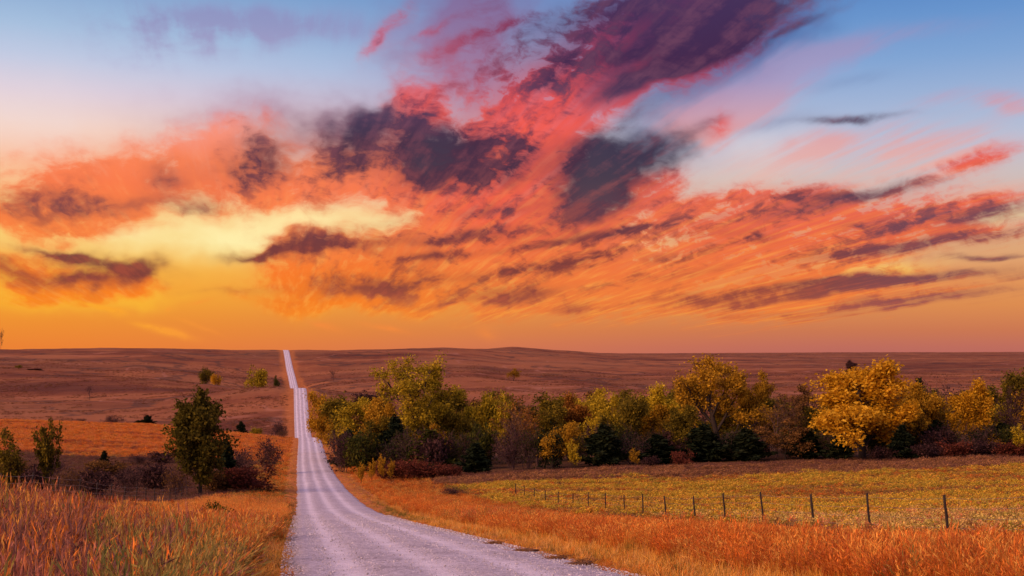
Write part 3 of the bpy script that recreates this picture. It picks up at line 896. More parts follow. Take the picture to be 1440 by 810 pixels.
def leaf_points(rng, tips, n, sigma, tipbias=0.5):
    k = rng.randint(0, len(tips), n)
    t = rng.uniform(0, 1, n) ** tipbias
    P = np.empty((n, 3))
    for i in range(n):
        pts = tips[k[i]]
        f = t[i] * (len(pts) - 1)
        j = min(len(pts) - 2, int(f))
        P[i] = pts[j] + (pts[j + 1] - pts[j]) * (f - j)
    return P + rng.normal(0, 1, (n, 3)) * sigma


class Proto:
    def __init__(self, trunk, crown):
        self.trunk, self.crown = trunk, crown
        co = []
        for me in (trunk, crown):
            if me is not None:
                a = np.empty(len(me.vertices) * 3, np.float32)
                me.vertices.foreach_get('co', a)
                co.append(a.reshape(-1, 3))
        a = np.concatenate(co)
        self.h = np.percentile(a[:, 2], 99.7)
        r = np.hypot(a[:, 0], a[:, 1])
        self.w = 2 * np.percentile(r, 96)


def make_tree(name, seed, S, nleaf, lsize, sigma, leafmat, bark=None, flat=0.0, clear=0.0, twig_leafy=1.0):
    rng = np.random.RandomState(seed)
    lines, tips = grow(rng, S)
    V, Fq = tubes(lines)
    tm = np_mesh(name + '_trunk', V, Fq, bark or BARK, smooth=True)
    cm = None
    if nleaf:
        # foliage comes in clumps: some twigs carry many leaves, some few
        wts = np.clip(rng.gamma(1.1, 1.0, len(tips)), 0.05, 4)
        if clear:
            wts *= np.array([1.0 if t[-1][2] > clear * S['L'] else 0.1 for t in tips])
        idx = rng.choice(len(tips), size=max(1, int(len(tips) * twig_leafy)), replace=False)
        reps = np.concatenate([[i] * int(1 + 6 * wts[i]) for i in idx])
        P = leaf_points(rng, [tips[i] for i in reps], nleaf, sigma)
        P[:, 2] = np.maximum(P[:, 2], 0.15)
        V, Fq = leaves(rng, P, lsize, flat)
        cm = np_mesh(name + '_crown', V, Fq, leafmat)
    return Proto(tm, cm)


def make_juniper(name, seed, h, w, n, taper=1.0, mat_=None):
    """dense evergreen: leafy sprays packed on irregular overlapping boughs"""
    rng = np.random.RandomState(seed)
    P = []
    nb = 34
    st = [(np.array([[0, 0, -0.3], [0.05, 0, h * 0.3], [-0.03, 0.05, h * 0.6], [0.05, 0, h * 0.95]]), np.array([0.16, 0.13, 0.08, 0.02]), 0)]
    for k in range(nb):
        zz = (k + rng.rand()) / nb
        aa = k * 2.4 + rng.normal(0, 0.5)
        rr_ = w / 2 * (1 - zz ** (1.5 * taper)) * rng.uniform(0.55, 1.15) * (0.75 + 0.25 * min(1, zz * 6))
        p = np.array([0, 0, zz * h * 0.80 + 0.1])
        tip = p + np.array([math.cos(aa) * rr_, math.sin(aa) * rr_, rng.uniform(0.10, 0.30) * h * (0.5 + 0.5 * zz)])
        st.append((np.array([p, (p + tip) / 2 - [0, 0, 0.05], tip]), np.array([0.05, 0.035, 0.01]), 2))
        m = int(n / nb)
        t = rng.uniform(0.15, 1.05, m)[:, None]
        sg = (0.10 + 0.10 * w / 4) * (1.25 - 0.7 * t)
        P.append(p + (tip - p) * t + rng.normal(0, 1, (m, 3)) * sg * np.array([1, 1, 1.25]))
    P = np.concatenate(P)
    P[:, 2] = np.maximum(P[:, 2], 0.08)
    V, Fq = leaves(rng, P, 0.22, 0.0, 2.2)
    cm = np_mesh(name + '_crown', V, Fq, mat_ or LEAF['juniper'])
    V, Fq = tubes(st)
    return Proto(np_mesh(name + '_trunk', V, Fq, BARK, smooth=True), cm)


SP_COTTON = dict(levels=3, seg=[6, 6, 5, 3], curl=[.10, .16, .20, .25], up=[.1, .45, .35, .1], taper=.45, kids=[11, 5, 5], start=[.24, .38, .30], ang=[40, 40, 46], ratio=[.80, .42, .36],
                 thin=[.62, .6, .55], L=8.5, r=.46, cone=[.15, .1, .1, 0])
SP_ROUND = dict(levels=3, seg=[5, 5, 4, 3], curl=[.08, .14, .2, .25], up=[.1, .25, .15, .05], taper=.35, kids=[12, 7, 5], start=[.12, .25, .2], ang=[58, 48, 50], ratio=[.66, .46, .42],
                thin=[.45, .5, .5], L=9.0, r=.30, cone=[.55, .2, .1, 0])
SP_BUSHY = dict(levels=3, seg=[5, 5, 4, 3], curl=[.12, .18, .22, .25], up=[.1, .4, .2, .05], taper=.3, kids=[9, 6, 5], start=[.12, .2, .2], ang=[46, 46, 50], ratio=[.70, .50, .42],
                thin=[.5, .5, .5], L=7.0, r=.20, cone=[.45, .2, .1, 0])
SP_BARE = dict(levels=4, seg=[6, 6, 5, 4, 3], curl=[.12, .16, .2, .24, .25], up=[.1, .5, .4, .3, .1], taper=.3, kids=[9, 6, 5, 4], start=[.18, .25, .2, .2], ang=[40, 40, 42, 42], ratio=[.68, .50, .48, .5],
               thin=[.5, .55, .55, .6], L=8.0, r=.22, cone=[.3, .2, .1, .1, 0])
SP_POPLAR = dict(levels=3, seg=[6, 5, 4, 3], curl=[.05, .12, .18, .22], up=[.1, .6, .4, .2], taper=.3, kids=[20, 7, 5], start=[.10, .12, .2], ang=[42, 40, 45], ratio=[.52, .46, .44],
                 thin=[.4, .5, .5], L=9.0, r=.22, cone=[.45, .2, .1, 0])
SP_VASE = dict(levels=3, seg=[4, 5, 4, 3], curl=[.08, .12, .16, .22], up=[.1, .7, .4, .2], taper=.4, kids=[8, 7, 5], start=[.10, .15, .15], ang=[30, 30, 34], ratio=[.85, .48, .42],
               thin=[.55, .5, .5], L=4.0, r=.13, cone=[0, .1, .1, 0])
SP_SHRUB = dict(levels=2, seg=[4, 4, 3], curl=[.16, .2, .25], up=[.3, .2, .1], taper=.3, kids=[7, 6], start=[.15, .2], ang=[42, 45], ratio=[.55, .5], thin=[.5, .6], L=2.4, r=.035, stems=9, splay=.55,
                cone=[.2, .1, 0])
SP_TWIGGY = dict(levels=3, seg=[4, 4, 3, 3], curl=[.14, .18, .22, .25], up=[.3, .3, .2, .1], taper=.3, kids=[6, 5, 4], start=[.15, .2, .2], ang=[34, 38, 42], ratio=[.6, .52, .5], thin=[.55, .6, .7], L=2.6,
                 r=.04, stems=9, splay=.5, cone=[.2, .1, .1, 0])

PR = {
    'cotton_a': make_tree('cottonwood', 6, SP_COTTON, 14000, 0.22, 0.40, LEAF['yellow_green'], clear=0.62, twig_leafy=.9),
    'cotton_b': make_tree('cottonwood', 12, SP_COTTON, 13000, 0.22, 0.38, LEAF['amber'], clear=0.58, twig_leafy=.9),
    'round_a': make_tree('round_tree', 5, SP_ROUND, 24000, 0.20, 0.34, LEAF['gold']),
    'round_b': make_tree('round_tree', 8, SP_ROUND, 14000, 0.21, 0.36, LEAF['gold']),
    'bushy_a': make_tree('bushy_tree', 21, SP_BUSHY, 11000, 0.22, 0.36, LEAF['olive']),
    'bushy_b': make_tree('bushy_tree', 22, SP_BUSHY, 9000, 0.22, 0.34, LEAF['olive']),
    'bushy_c': make_tree('bushy_tree', 23, SP_BUSHY, 6000, 0.22, 0.32, LEAF['olive'], twig_leafy=.7),
    'bare_a': make_tree('bare_tree', 31, SP_BARE, 1500, 0.22, 0.25, LEAF['rust'], TWIG, twig_leafy=.5),
    'bare_b': make_tree('bare_tree', 34, SP_BARE, 500, 0.22, 0.25, LEAF['brown'], TWIG, twig_leafy=.25),
    'poplar': make_tree('poplar', 41, SP_POPLAR, 18000, 0.22, 0.28, LEAF['green']),
    'vase_a': make_tree('willow', 51, SP_VASE, 3600, 0.20, 0.15, LEAF['olive']),
    'vase_b': make_tree('willow', 54, SP_VASE, 3000, 0.20, 0.15, LEAF['olive']),
    'shrub_a': make_tree('shrub', 61, SP_SHRUB, 3000, 0.17, 0.16, LEAF['red']),
    'shrub_b': make_tree('shrub', 63, SP_SHRUB, 2400, 0.17, 0.18, LEAF['red']),
    'twiggy_a': make_tree('shrub', 71, SP_TWIGGY, 1200, 0.12, 0.14, LEAF['plum'], TWIG),
    'twiggy_b': make_tree('shrub', 73, SP_TWIGGY, 1500, 0.12, 0.14, LEAF['plum'], TWIG),
    'juniper_a': make_juniper('juniper', 81, 6.0, 4.6, 6500),
    'juniper_b': make_juniper('juniper', 84, 6.0, 3.4, 5000, 0.8),
    'sapling': make_tree('sapling', 91, dict(SP_VASE, L=3.0, r=.06, kids=[8, 5, 4]), 1800, 0.18, 0.12, LEAF['yellow']),
}


def plant(proto, name, px, ytop, wpx, Y, label, cat='tree', leaf=None, group=None, rz=None, sink=0.0, hmul=1.0):
    """px: bearing in picture columns; the crown reaches up to picture row ytop and is wpx columns wide, at Y metres"""
    p = PR[proto]
    X = (px - 720.0) / F * Y
    zg = ground1(X, Y) - sink
    H = ((497.0 - ytop) / F * Y - zg) * hmul
    wd = wpx / F * Y
    rng = random.Random(int(px * 7 + Y * 13 + ytop))
    root = link(name, None, None, (X, Y, zg), rng.uniform(0, 6.28) if rz is None else rz)
    root.empty_display_size = 0.5
    s = wd / p.w
    root.scale = (s, s, H / p.h)
    tag(root, label, cat, group)
    link('trunk' if cat != 'shrub' else 'stems', p.trunk, root)
    if p.crown is not None:
        c = link('crown' if cat != 'shrub' else 'foliage', p.crown, root)
        if leaf:
            c.material_slots[0].link = 'OBJECT'
            c.material_slots[0].material = LEAF[leaf]
    return root


# ------------------------------------------------------------------ trees and shrubs, left of the road
plant('poplar', 'poplar_tree', 281, 552, 76, 152, 'tall dark green upright tree standing alone left of the gravel road', leaf='moss')
plant('vase_a', 'willow_tree', 70, 591, 50, 140, 'small olive vase-shaped tree with spreading feathery limbs behind the roadside fence', leaf='olive', rz=1.0)
plant('vase_b', 'willow_tree', 14, 602, 46, 138, 'smaller thin-crowned olive tree behind the roadside fence, beside the vase-shaped one', leaf='olive', rz=2.2)
plant('juniper_b', 'juniper_bush', 318, 618, 34, 165, 'dark juniper pressed against the tall upright green tree', 'shrub')
plant('twiggy_a', 'plum_thicket', 336, 628, 62, 205, 'dark purple rounded thicket behind the tall upright green tree', 'shrub', 'plum')
plant('twiggy_b', 'plum_thicket', 372, 609, 46, 215, 'tall purple brown thicket nearest the left edge of the road', 'shrub', 'plum')
plant('shrub_a', 'sumac_bush', 352, 652, 82, 160, 'wide dark red sumac bush beside the base of the tall upright tree', 'shrub', 'red')
plant('shrub_b', 'sumac_bush', 305, 658, 50, 158, 'low brown-red bush at the foot of the tall upright tree', 'shrub', 'brown')
HOLLOW = [(215, 648, 60, 172, 'plum', 'plum bush in the hollow a few steps left of the tall upright tree'), (180, 654, 50, 160, 'plum', 'plum bush in the middle of the hollow, nearest the fence'),
          (140, 657, 56, 150, 'plum', 'wide low plum bush in the hollow right of the vase-shaped tree'), (105, 655, 50, 158, 'brown', 'brown bush at the right foot of the vase-shaped tree'),
          (40, 652, 56, 152, 'plum', 'plum bush between the vase-shaped tree and the thin-crowned tree'), (248, 655, 46, 150, 'brown', 'brown bush at the left foot of the tall upright tree'),
          (232, 634, 50, 245, 'plum', 'plum bush behind the tall upright tree at the foot of the knoll'), (195, 638, 44, 240, 'plum', 'small plum bush at the knoll foot beside the tiny juniper'),
          (20, 646, 60, 190, 'brown', 'brown bush behind the thin-crowned tree'), (75, 645, 50, 205, 'plum', 'plum bush behind the vase-shaped tree'),
          (150, 645, 60, 210, 'brown', 'brown bush in the hollow in front of the tiny juniper'), (270, 640, 40, 235, 'plum', 'narrow plum bush hidden behind the trunk of the tall upright tree')]
for i, (px, yt, w, Y, lf, lab) in enumerate(HOLLOW):
    plant('twiggy_a' if i % 2 else 'shrub_b', 'thicket_bush', px, yt, w, Y, lab, 'shrub', lf, 'bushes in the hollow left of the road')
plant('juniper_b', 'juniper_bush', 147, 634, 17, 235, 'tiny dark green juniper at the lower edge of the tawny knoll', 'shrub')
plant('twiggy_b', 'plum_thicket', 160, 583, 32, 400, 'wide purple brown bush on the crest of the tawny knoll', 'shrub', 'plum')
plant('juniper_a', 'juniper_bush', 207, 584, 22, 400, 'pointed dark juniper on the crest of the tawny knoll', 'shrub')
plant('juniper_a', 'juniper_bush', 194, 591, 16, 402, 'low flat dark juniper beside the pointed juniper on the tawny knoll', 'shrub')
plant('twiggy_a', 'plum_thicket', 115, 588, 12, 402, 'tiny bare bush on the crest of the tawny knoll', 'shrub', 'plum')
plant('juniper_a', 'juniper_bush', 339, 593, 18, 398, 'small dark juniper on the knoll crest near the road', 'shrub')
plant('shrub_a', 'golden_bush', 360, 600, 18, 398, 'low yellow green bush on the knoll crest beside the small juniper', 'shrub', 'yellow_green')
plant('twiggy_b', 'plum_thicket', 389, 591, 28, 392, 'dark bare bush close to the road at the first crest', 'shrub', 'plum')
plant('twiggy_a', 'plum_thicket', 398, 604, 16, 380, 'small tan bush touching the road edge at the first crest', 'shrub', 'brown')
# far hillside
plant('bare_b', 'bare_tree', 126, 541, 14, 690, 'lone tiny bare tree on the far reddish pasture', leaf='plum')
plant('shrub_a', 'bushy_tree', 362, 515, 34, 900, 'yellow green bushy tree on the far hillside left of the road', leaf='yellow_green')
plant('shrub_b', 'bushy_tree', 289, 516, 20, 905, 'small olive tree on the far hillside beside a golden bush', leaf='olive')
plant('shrub_b', 'golden_bush', 304, 525, 16, 880, 'low golden bush on the far hillside', 'shrub', 'gold')
plant('bushy_c', 'bushy_tree', 26, 513, 14, 960, 'small olive tree high on the far left pasture', leaf='olive')
plant('shrub_b', 'plum_thicket', 48, 518, 22, 955, 'flat dark brush beside the small olive tree on the far left pasture', 'shrub', 'plum')
plant('bare_b', 'bare_tree', 340, 551, 15, 640, 'small bare tree on the far slope beyond the knoll', leaf='plum')
plant('twiggy_b', 'plum_thicket', 380, 562, 40, 610, 'flat dark brush in the draw left of the far road', 'shrub', 'plum')
plant('bushy_c', 'bushy_tree', 389, 528, 12, 820, 'tiny dark tree beside the far road', leaf='green')
plant('bare_b', 'bare_tree', 469, 519, 12, 980, 'tiny dark bare tree on the hillside right of the far road', leaf='plum')
plant('bushy_c', 'bushy_tree', 722, 518, 22, 900, 'pale lone tree on the purple hillside beyond the tree belt', leaf='amber')
plant('shrub_b', 'plum_thicket', 697, 541, 20, 880, 'dark brush below the pale lone tree on the hillside', 'shrub', 'plum')
plant('shrub_a', 'plum_thicket', 742, 538, 18, 885, 'flat dark brush right beside the pale lone tree on the hillside', 'shrub', 'plum')
plant('round_b', 'round_tree', 1195, 507, 22, 1150, 'dark round tree far off on the purple plain', leaf='plum')
plant('bare_b', 'bare_tree', 1, 462, 9, 1380, 'dark leafless tree standing on the left skyline', leaf='plum')
plant('shrub_a', 'plum_thicket', 520, 550, 60, 600, 'long dark brush along the fold right of the second road crest', 'shrub', 'plum')

# ------------------------------------------------------------------ the creek-side tree belt
plant('bushy_a', 'bushy_tree', 470, 552, 66, 292, 'round golden yellow tree at the belt end closest to the road', leaf='amber')
plant('bushy_b', 'bushy_tree', 508, 560, 78, 262, 'amber and olive tree beside the golden tree at the road end of the belt', leaf='yellow_green')
plant('juniper_a', 'juniper_tree', 490, 606, 48, 240, 'broad black green juniper right beside the road at the belt end', leaf='juniper')
plant('bushy_a', 'bushy_tree', 532, 586, 73, 244, 'olive amber tree in front of the open-limbed cottonwood', leaf='olive')
plant('cotton_a', 'cottonwood_tree', 598, 503, 165, 228, 'tall open-limbed cottonwood with yellow green leaf clumps, highest beside the road', leaf='yellow_green', rz=0.6)
plant('juniper_a', 'juniper_tree', 556, 588, 58, 222, 'large dark juniper under the left side of the open-limbed cottonwood')
plant('juniper_b', 'juniper_tree', 606, 606, 64, 216, 'round dark evergreen with amber tips below the open-limbed cottonwood', leaf='green')
plant('bushy_c', 'bushy_tree', 612, 597, 54, 224, 'small amber-topped tree rising from the dark evergreen below the cottonwood', leaf='amber')
plant('bushy_a', 'bushy_tree', 652, 570, 73, 232, 'olive bushy tree right of the open-limbed cottonwood', leaf='olive')
plant('bushy_b', 'bushy_tree', 690, 553, 57, 236, 'olive tree with yellow top between cottonwood and bare orange tree', leaf='yellow_green')
plant('sapling', 'slender_tree', 706, 556, 26, 232, 'slender bright yellow tree top among olive trees', leaf='yellow')
plant('juniper_b', 'juniper_tree', 669, 624, 44, 207, 'black pointed juniper at the field edge next to the red sumac')
plant('bare_a', 'bare_tree', 756, 553, 118, 222, 'wide bare-limbed brown tree with thin orange leaves', leaf='rust')
plant('bare_b', 'bare_tree', 722, 574, 71, 216, 'leafless purple brown tree left of the bare orange tree', leaf='brown')
plant('bushy_a', 'bushy_tree', 776, 596, 78, 212, 'low rounded amber tree in front of the bare orange tree', leaf='amber')
plant('round_b', 'round_tree', 800, 556, 71, 240, 'orange brown tree behind the low rounded amber tree', leaf='rust')
plant('sapling', 'slender_tree', 806, 618, 20, 206, 'small bright yellow sapling at the field edge beside the dark thicket', leaf='yellow')
plant('bushy_a', 'bushy_tree', 846, 549, 80, 230, 'bright yellow green tree in the middle of the belt', leaf='yellow_green')
plant('juniper_a', 'juniper_tree', 850, 598, 70, 212, 'black evergreen mass below the bright yellow green tree')
plant('juniper_a', 'juniper_tree', 925, 612, 72, 214, 'low black evergreen between yellow sapling and leaning-limbed cottonwood')
plant('bushy_b', 'bushy_tree', 886, 558, 66, 226, 'olive brown bushy tree right of the bright yellow green tree', leaf='olive')
plant('sapling', 'slender_tree', 893, 630, 20, 206, 'short amber yellow sapling standing before black evergreens', leaf='amber')
plant('round_b', 'round_tree', 928, 543, 90, 238, 'rounded yellow-crowned tree left of the leaning-limbed cottonwood', leaf='yellow')
plant('bushy_a', 'bushy_tree', 958, 570, 68, 222, 'dark olive tree under the yellow-crowned tree', leaf='olive')
plant('cotton_b', 'cottonwood_tree', 1008, 503, 140, 228, 'tall amber cottonwood with heavy leaning limbs in the belt middle', leaf='amber', rz=2.4)
plant('cotton_b', 'cottonwood_tree', 1056, 524, 84, 234, 'amber side crown close behind the tall leaning-limbed cottonwood', leaf='amber', rz=4.0)
plant('bare_b', 'bare_tree', 1092, 560, 87, 222, 'grey brown leafless tree right of the leaning-limbed cottonwood', leaf='brown')
plant('bare_a', 'bare_tree', 1128, 556, 78, 228, 'leafless purple tree left of the great golden tree', leaf='brown')
plant('juniper_a', 'juniper_tree', 990, 598, 70, 216, 'black evergreen below the leaning-limbed cottonwood')
plant('juniper_a', 'juniper_tree', 1050, 604, 76, 214, 'wide black evergreen under the amber side crown')
plant('bushy_c', 'bushy_tree', 1105, 592, 83, 214, 'dark brown bushy tree in the shade left of the great golden tree', leaf='brown')
plant('juniper_b', 'juniper_tree', 1135, 606, 50, 214, 'dark evergreen touching the great golden tree')
plant('round_a', 'round_tree', 1213, 511, 156, 214, 'great rounded golden tree, the brightest of the belt', leaf='gold', rz=0.4)
plant('round_b', 'round_tree', 1288, 540, 90, 226, 'orange gold tree overlapping the right side of the great golden tree', leaf='amber')
plant('juniper_b', 'juniper_tree', 1292, 534, 32, 234, 'dark evergreen spire poking up between golden trees')
plant('juniper_a', 'juniper_tree', 1268, 598, 46, 207, 'black juniper at the field edge under the orange gold tree')
plant('juniper_b', 'juniper_tree', 1180, 612, 40, 210, 'black juniper at the foot of the great golden tree')
plant('bare_b', 'bare_tree', 1336, 532, 83, 236, 'leafless purple grey tree between the two golden crowns', leaf='plum')
plant('juniper_a', 'juniper_tree', 1318, 592, 56, 218, 'dark evergreen below the leafless purple grey tree')
plant('round_b', 'round_tree', 1374, 536, 83, 218, 'upright golden tree standing apart near the field corner', leaf='gold', rz=1.3)
plant('bushy_a', 'bushy_tree', 1404, 518, 87, 248, 'tall olive tree behind the upright golden tree', leaf='olive')
plant('bare_a', 'bare_tree', 1428, 545, 94, 226, 'leafless dark brown tree right of the upright golden tree', leaf='plum')
plant('bushy_a', 'bushy_tree', 1452, 520, 71, 244, 'olive gold tree at the far end of the belt', leaf='amber')
plant('sapling', 'yellow_bush', 1438, 596, 34, 205, 'yellow leafy bush at the field edge before the leafless dark tree', 'shrub', 'yellow')
plant('juniper_a', 'juniper_tree', 1410, 596, 60, 222, 'dark evergreen behind the red grass at the field corner')
ANCHOR = [(470, 'the golden tree at the road end'), (508, 'the amber olive road-end tree'), (570, 'the open-limbed cottonwood'), (612, 'the amber-topped tree'), (652, 'the olive tree beside the cottonwood'),
          (706, 'the slender yellow tree'), (756, 'the bare orange-leaved tree'), (800, 'the orange brown tree'), (846, 'the bright yellow green tree'), (886, 'the olive brown bushy tree'),
          (928, 'the yellow-crowned tree'), (965, 'the dark olive tree'), (1008, 'the leaning-limbed cottonwood'), (1056, 'the amber side crown'), (1092, 'the grey leafless tree'), (1128, 'the leafless purple tree'),
          (1170, 'the juniper at the golden tree foot'), (1213, 'the great golden tree'), (1250, 'the field-edge juniper'), (1288, 'the orange gold tree'), (1336, 'the leafless purple grey tree'), (1374, 'the upright golden tree'), (1404, 'the tall olive tree'),
          (1440, 'the leafless dark brown tree')]
_used = set()


def where(px, head, rel):
    """a label that ties a plant to the named tree it stands by"""
    a = min(ANCHOR, key=lambda q: abs(q[0] - px))
    side = 'on the road side of' if px < a[0] else 'on the side away from the road of'
    for lab in ('%s %s %s' % (head, rel, a[1]), '%s %s, %s' % (head, rel, side.replace(' of', '')) + ' of ' + a[1]):
        if lab not in _used and len(lab.split()) <= 16:
            _used.add(lab)
            return lab
    return '%s %s %s' % (head, rel, a[1])


# filling trees at the back of the belt and brush at its foot
rr = random.Random(5)
for i, px in enumerate(range(486, 1500, 37)):
    yt = 556 + rr.uniform(-8, 12) - (px > 1100) * 10
    lf = ['olive', 'brown', 'plum', 'olive'][i % 4]
    plant(['bushy_b', 'bushy_c', 'bare_b', 'bushy_a'][i % 4], 'background_tree', px + rr.uniform(-8, 8), yt, rr.uniform(70, 100), 256 + rr.uniform(-6, 14),
          where(px, {'olive': 'dim olive tree', 'brown': 'dim brown thin tree', 'plum': 'dim leafless tree'}[lf], 'in the back row behind'), leaf=lf, group='back row of the tree belt')
for i, px in enumerate(range(520, 1480, 62)):
    if 1140 < px < 1290:
        continue
    lf = ['amber', 'olive', 'yellow_green'][i % 3]
    plant(['bushy_a', 'bushy_b'][i % 2], 'leafy_tree', px + rr.uniform(-10, 10), 566 + rr.uniform(-6, 10), rr.uniform(62, 82), 240 + rr.uniform(-5, 5),
          where(px, {'amber': 'half-hidden amber tree', 'olive': 'half-hidden olive tree', 'yellow_green': 'half-hidden yellow green tree'}[lf], 'close behind'), leaf=lf, group='middle row of the tree belt')
for i, px in enumerate(range(478, 1480, 30)):  # undergrowth in dark leaf colours, to darken the shaded foot of the belt
    yt = 606 + rr.uniform(-9, 9) - (px - 478) / 1000 * 16
    lf = ['plum', 'green', 'juniper', 'green'][i % 4]
    plant(['twiggy_a', 'shrub_b', 'twiggy_b'][i % 3], 'undergrowth_bush', px + rr.uniform(-9, 9), yt, rr.uniform(44, 66), 217 + rr.uniform(-5, 8),
          where(px, {'plum': 'dark plum twiggy bush', 'green': 'dark green bush', 'juniper': 'blackish bush'}[lf], 'in the undergrowth below'), 'shrub', lf, 'undergrowth of the tree belt')
# red sumac and grassy bushes along the field edge
SUMAC = ['red sumac bush touching the pale saplings below the cottonwood', 'tallest red sumac bush of the clump below the cottonwood', 'wide red sumac bush in the middle of the clump below the cottonwood',
         'low red sumac bush next to the black pointed juniper']
for i, (px, yt, w, Y) in enumerate([(545, 648, 42, 196), (572, 643, 52, 197), (602, 646, 50, 197), (630, 652, 40, 197)]):
    plant('shrub_a' if i % 2 else 'shrub_b', 'sumac_bush', px, yt, w, Y, SUMAC[i], 'shrub', 'red', 'red sumac clump at the field edge')
for i, (px, yt, w, Y) in enumerate([(1300, 622, 50, 206), (1340, 618, 56, 208), (1385, 618, 56, 208), (1425, 620, 50, 206), (1240, 627, 36, 206), (960, 632, 36, 206), (915, 640, 30, 206)]):
    plant('shrub_a' if i % 2 else 'shrub_b', 'sumac_bush', px, yt, w, Y, where(px, 'low wine-red bush' if i % 2 else 'low plum-brown bush', 'at the field edge before'), 'shrub', 'red' if i % 2 else 'plum', 'low bushes along the field edge')
SAPL = ['tallest pale yellowish sapling before the red sumac clump', 'pale yellowish sapling between the tallest one and the road', 'pale yellowish sapling leaning on the red sumac clump', 'pale yellowish sapling closest to the road edge']
for i, (px, yt, w, Y) in enumerate([(537, 638, 15, 192), (523, 645, 14, 190), (550, 645, 13, 190), (508, 650, 15, 186)]):
    plant('sapling', 'pale_sapling', px, yt, w, Y, SAPL[i], 'shrub', 'amber', 'pale saplings near the sumac')
plant('twiggy_a', 'dead_shrub', 636, 684, 42, 150, 'small dark leafless shrub alone in the yellow field near the road', 'shrub', 'plum')
plant('shrub_b', 'green_bush', 300, 706, 46, 62, 'low dark green bush in the orange grass left of the road', 'shrub', 'olive')


# ------------------------------------------------------------------ grasses and weeds (nobody could count these)
def blades(rng, n, spread, h0, h1, wid, lean, seg=3, heads=0.0, head_len=0.2, head_w=0.03, head_bits=5, droop=0.5):
    """a tuft: arched tapering blades, some carrying a plume. returns verts, quads, along (0 root .. 1 tip), head flag"""
    V, Fq, AL, HD = [], [], [], []
    b = 0
    for k in range(n):
        a = rng.uniform(0, 6.283); r = spread * math.sqrt(rng.rand())
        p0 = np.array([r * math.cos(a), r * math.sin(a), -0.05])
        hh = rng.uniform(h0, h1)
        az = rng.uniform(0, 6.283)
        d = np.array([math.cos(az), math.sin(az), 0.0])
        ln = abs(rng.normal(0, lean)) + 0.04
        t = np.linspace(0, 1, seg + 1)
        P = p0[None] + np.outer(t, [0, 0, hh]) + np.outer(t ** 2 * hh * ln, d)
        P[:, 2] -= t ** 3 * hh * ln * droop
        fa = rng.uniform(0, 6.283)
        side = np.array([math.cos(fa), math.sin(fa), 0])
        w = wid * rng.uniform(0.7, 1.3) * (1 - 0.8 * t)
        ring = np.stack([P - side * w[:, None], P + side * w[:, None]], 1).reshape(-1, 3)
        V.append(ring); AL.append(np.repeat(t, 2)); HD.append(np.zeros(len(ring)))
        i = np.arange(seg)
        Fq.append(b + np.stack([i * 2, i * 2 + 1, i * 2 + 3, i * 2 + 2], 1))
        b += len(ring)
        if rng.rand() < heads:
            tip = P[-1]; dn = unit(P[-1] - P[-2])
            m = head_bits
            tt = rng.uniform(-0.85, 0.25, m)
            C = tip[None] + np.outer(tt * head_len, dn) + rng.normal(0, head_w * 0.35, (m, 3))
            ax = dn[None] + rng.normal(0, 0.22, (m, 3))
            sd = np.cross(ax, rng.normal(0, 1, (m, 3)))
            sd /= np.linalg.norm(sd, axis=1)[:, None] + 1e-9
            hl, hw = head_len * 0.28, head_w * 0.5
            lv = np.stack([C - ax * hl, C + sd * hw, C + ax * hl, C - sd * hw], 1).reshape(-1, 3)
            lf = np.arange(m * 4).reshape(-1, 4)
            V.append(lv); Fq.append(b + lf); AL.append(np.ones(len(lv))); HD.append(np.ones(len(lv)))
            b += len(lv)
    return np.concatenate(V), np.concatenate(Fq), np.concatenate(AL), np.concatenate(HD)


def tuft_mesh(name, seed, material, **kw):
    V, Fq, AL, HD = blades(np.random.RandomState(seed), **kw)
    me = np_mesh(name, V, Fq, material)
    for nm, arr in (('along', AL), ('head', HD)):
        at = me.attributes.new(nm, 'FLOAT', 'POINT')
        at.data.foreach_set('value', arr.astype(np.float32))
    return me


def forb_mesh(name, seed, material, h, n, bits, bw, spread):
    """branched weed with many small seed heads or leaves up the stems"""
    rng = np.random.RandomState(seed)
    S = dict(levels=1, seg=[4, 3], curl=[.08, .15], up=[.2, .3], taper=.4, kids=[8], start=[.35], ang=[38], ratio=[.34], thin=[.7], L=h, r=.008, stems=n, splay=spread, cone=[.4, 0])
    lines, tips = grow(rng, S)
    V1, F1 = tubes([(a, np.maximum(b, 0.004), 3) for a, b, c in lines])
    P = leaf_points(rng, tips, bits, bw * 0.9, 0.6)
    P[:, 2] = np.maximum(P[:, 2], 0.05)
    V2, F2 = leaves(rng, P, bw, 0.0, 1.5)
    me = np_mesh(name, np.vstack([V1, V2]), [F1, F2 + len(V1)], material)
    al = np.concatenate([np.clip(V1[:, 2] / h, 0, 1), np.ones(len(V2))]); hd = np.concatenate([np.zeros(len(V1)), np.ones(len(V2))])
    for nm, arr in (('along', al), ('head', hd)):
        at = me.attributes.new(nm, 'FLOAT', 'POINT')
        at.data.foreach_set('value', arr.astype(np.float32))
    return me


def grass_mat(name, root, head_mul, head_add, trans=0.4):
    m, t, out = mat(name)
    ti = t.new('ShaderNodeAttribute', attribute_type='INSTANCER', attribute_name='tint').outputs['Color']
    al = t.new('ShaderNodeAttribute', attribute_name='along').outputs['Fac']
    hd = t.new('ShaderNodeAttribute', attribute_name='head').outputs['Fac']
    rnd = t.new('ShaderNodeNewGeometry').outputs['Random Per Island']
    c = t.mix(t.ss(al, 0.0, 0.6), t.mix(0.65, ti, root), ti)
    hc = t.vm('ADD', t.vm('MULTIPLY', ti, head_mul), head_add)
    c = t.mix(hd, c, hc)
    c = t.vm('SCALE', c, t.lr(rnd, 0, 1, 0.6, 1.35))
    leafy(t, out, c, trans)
    return m


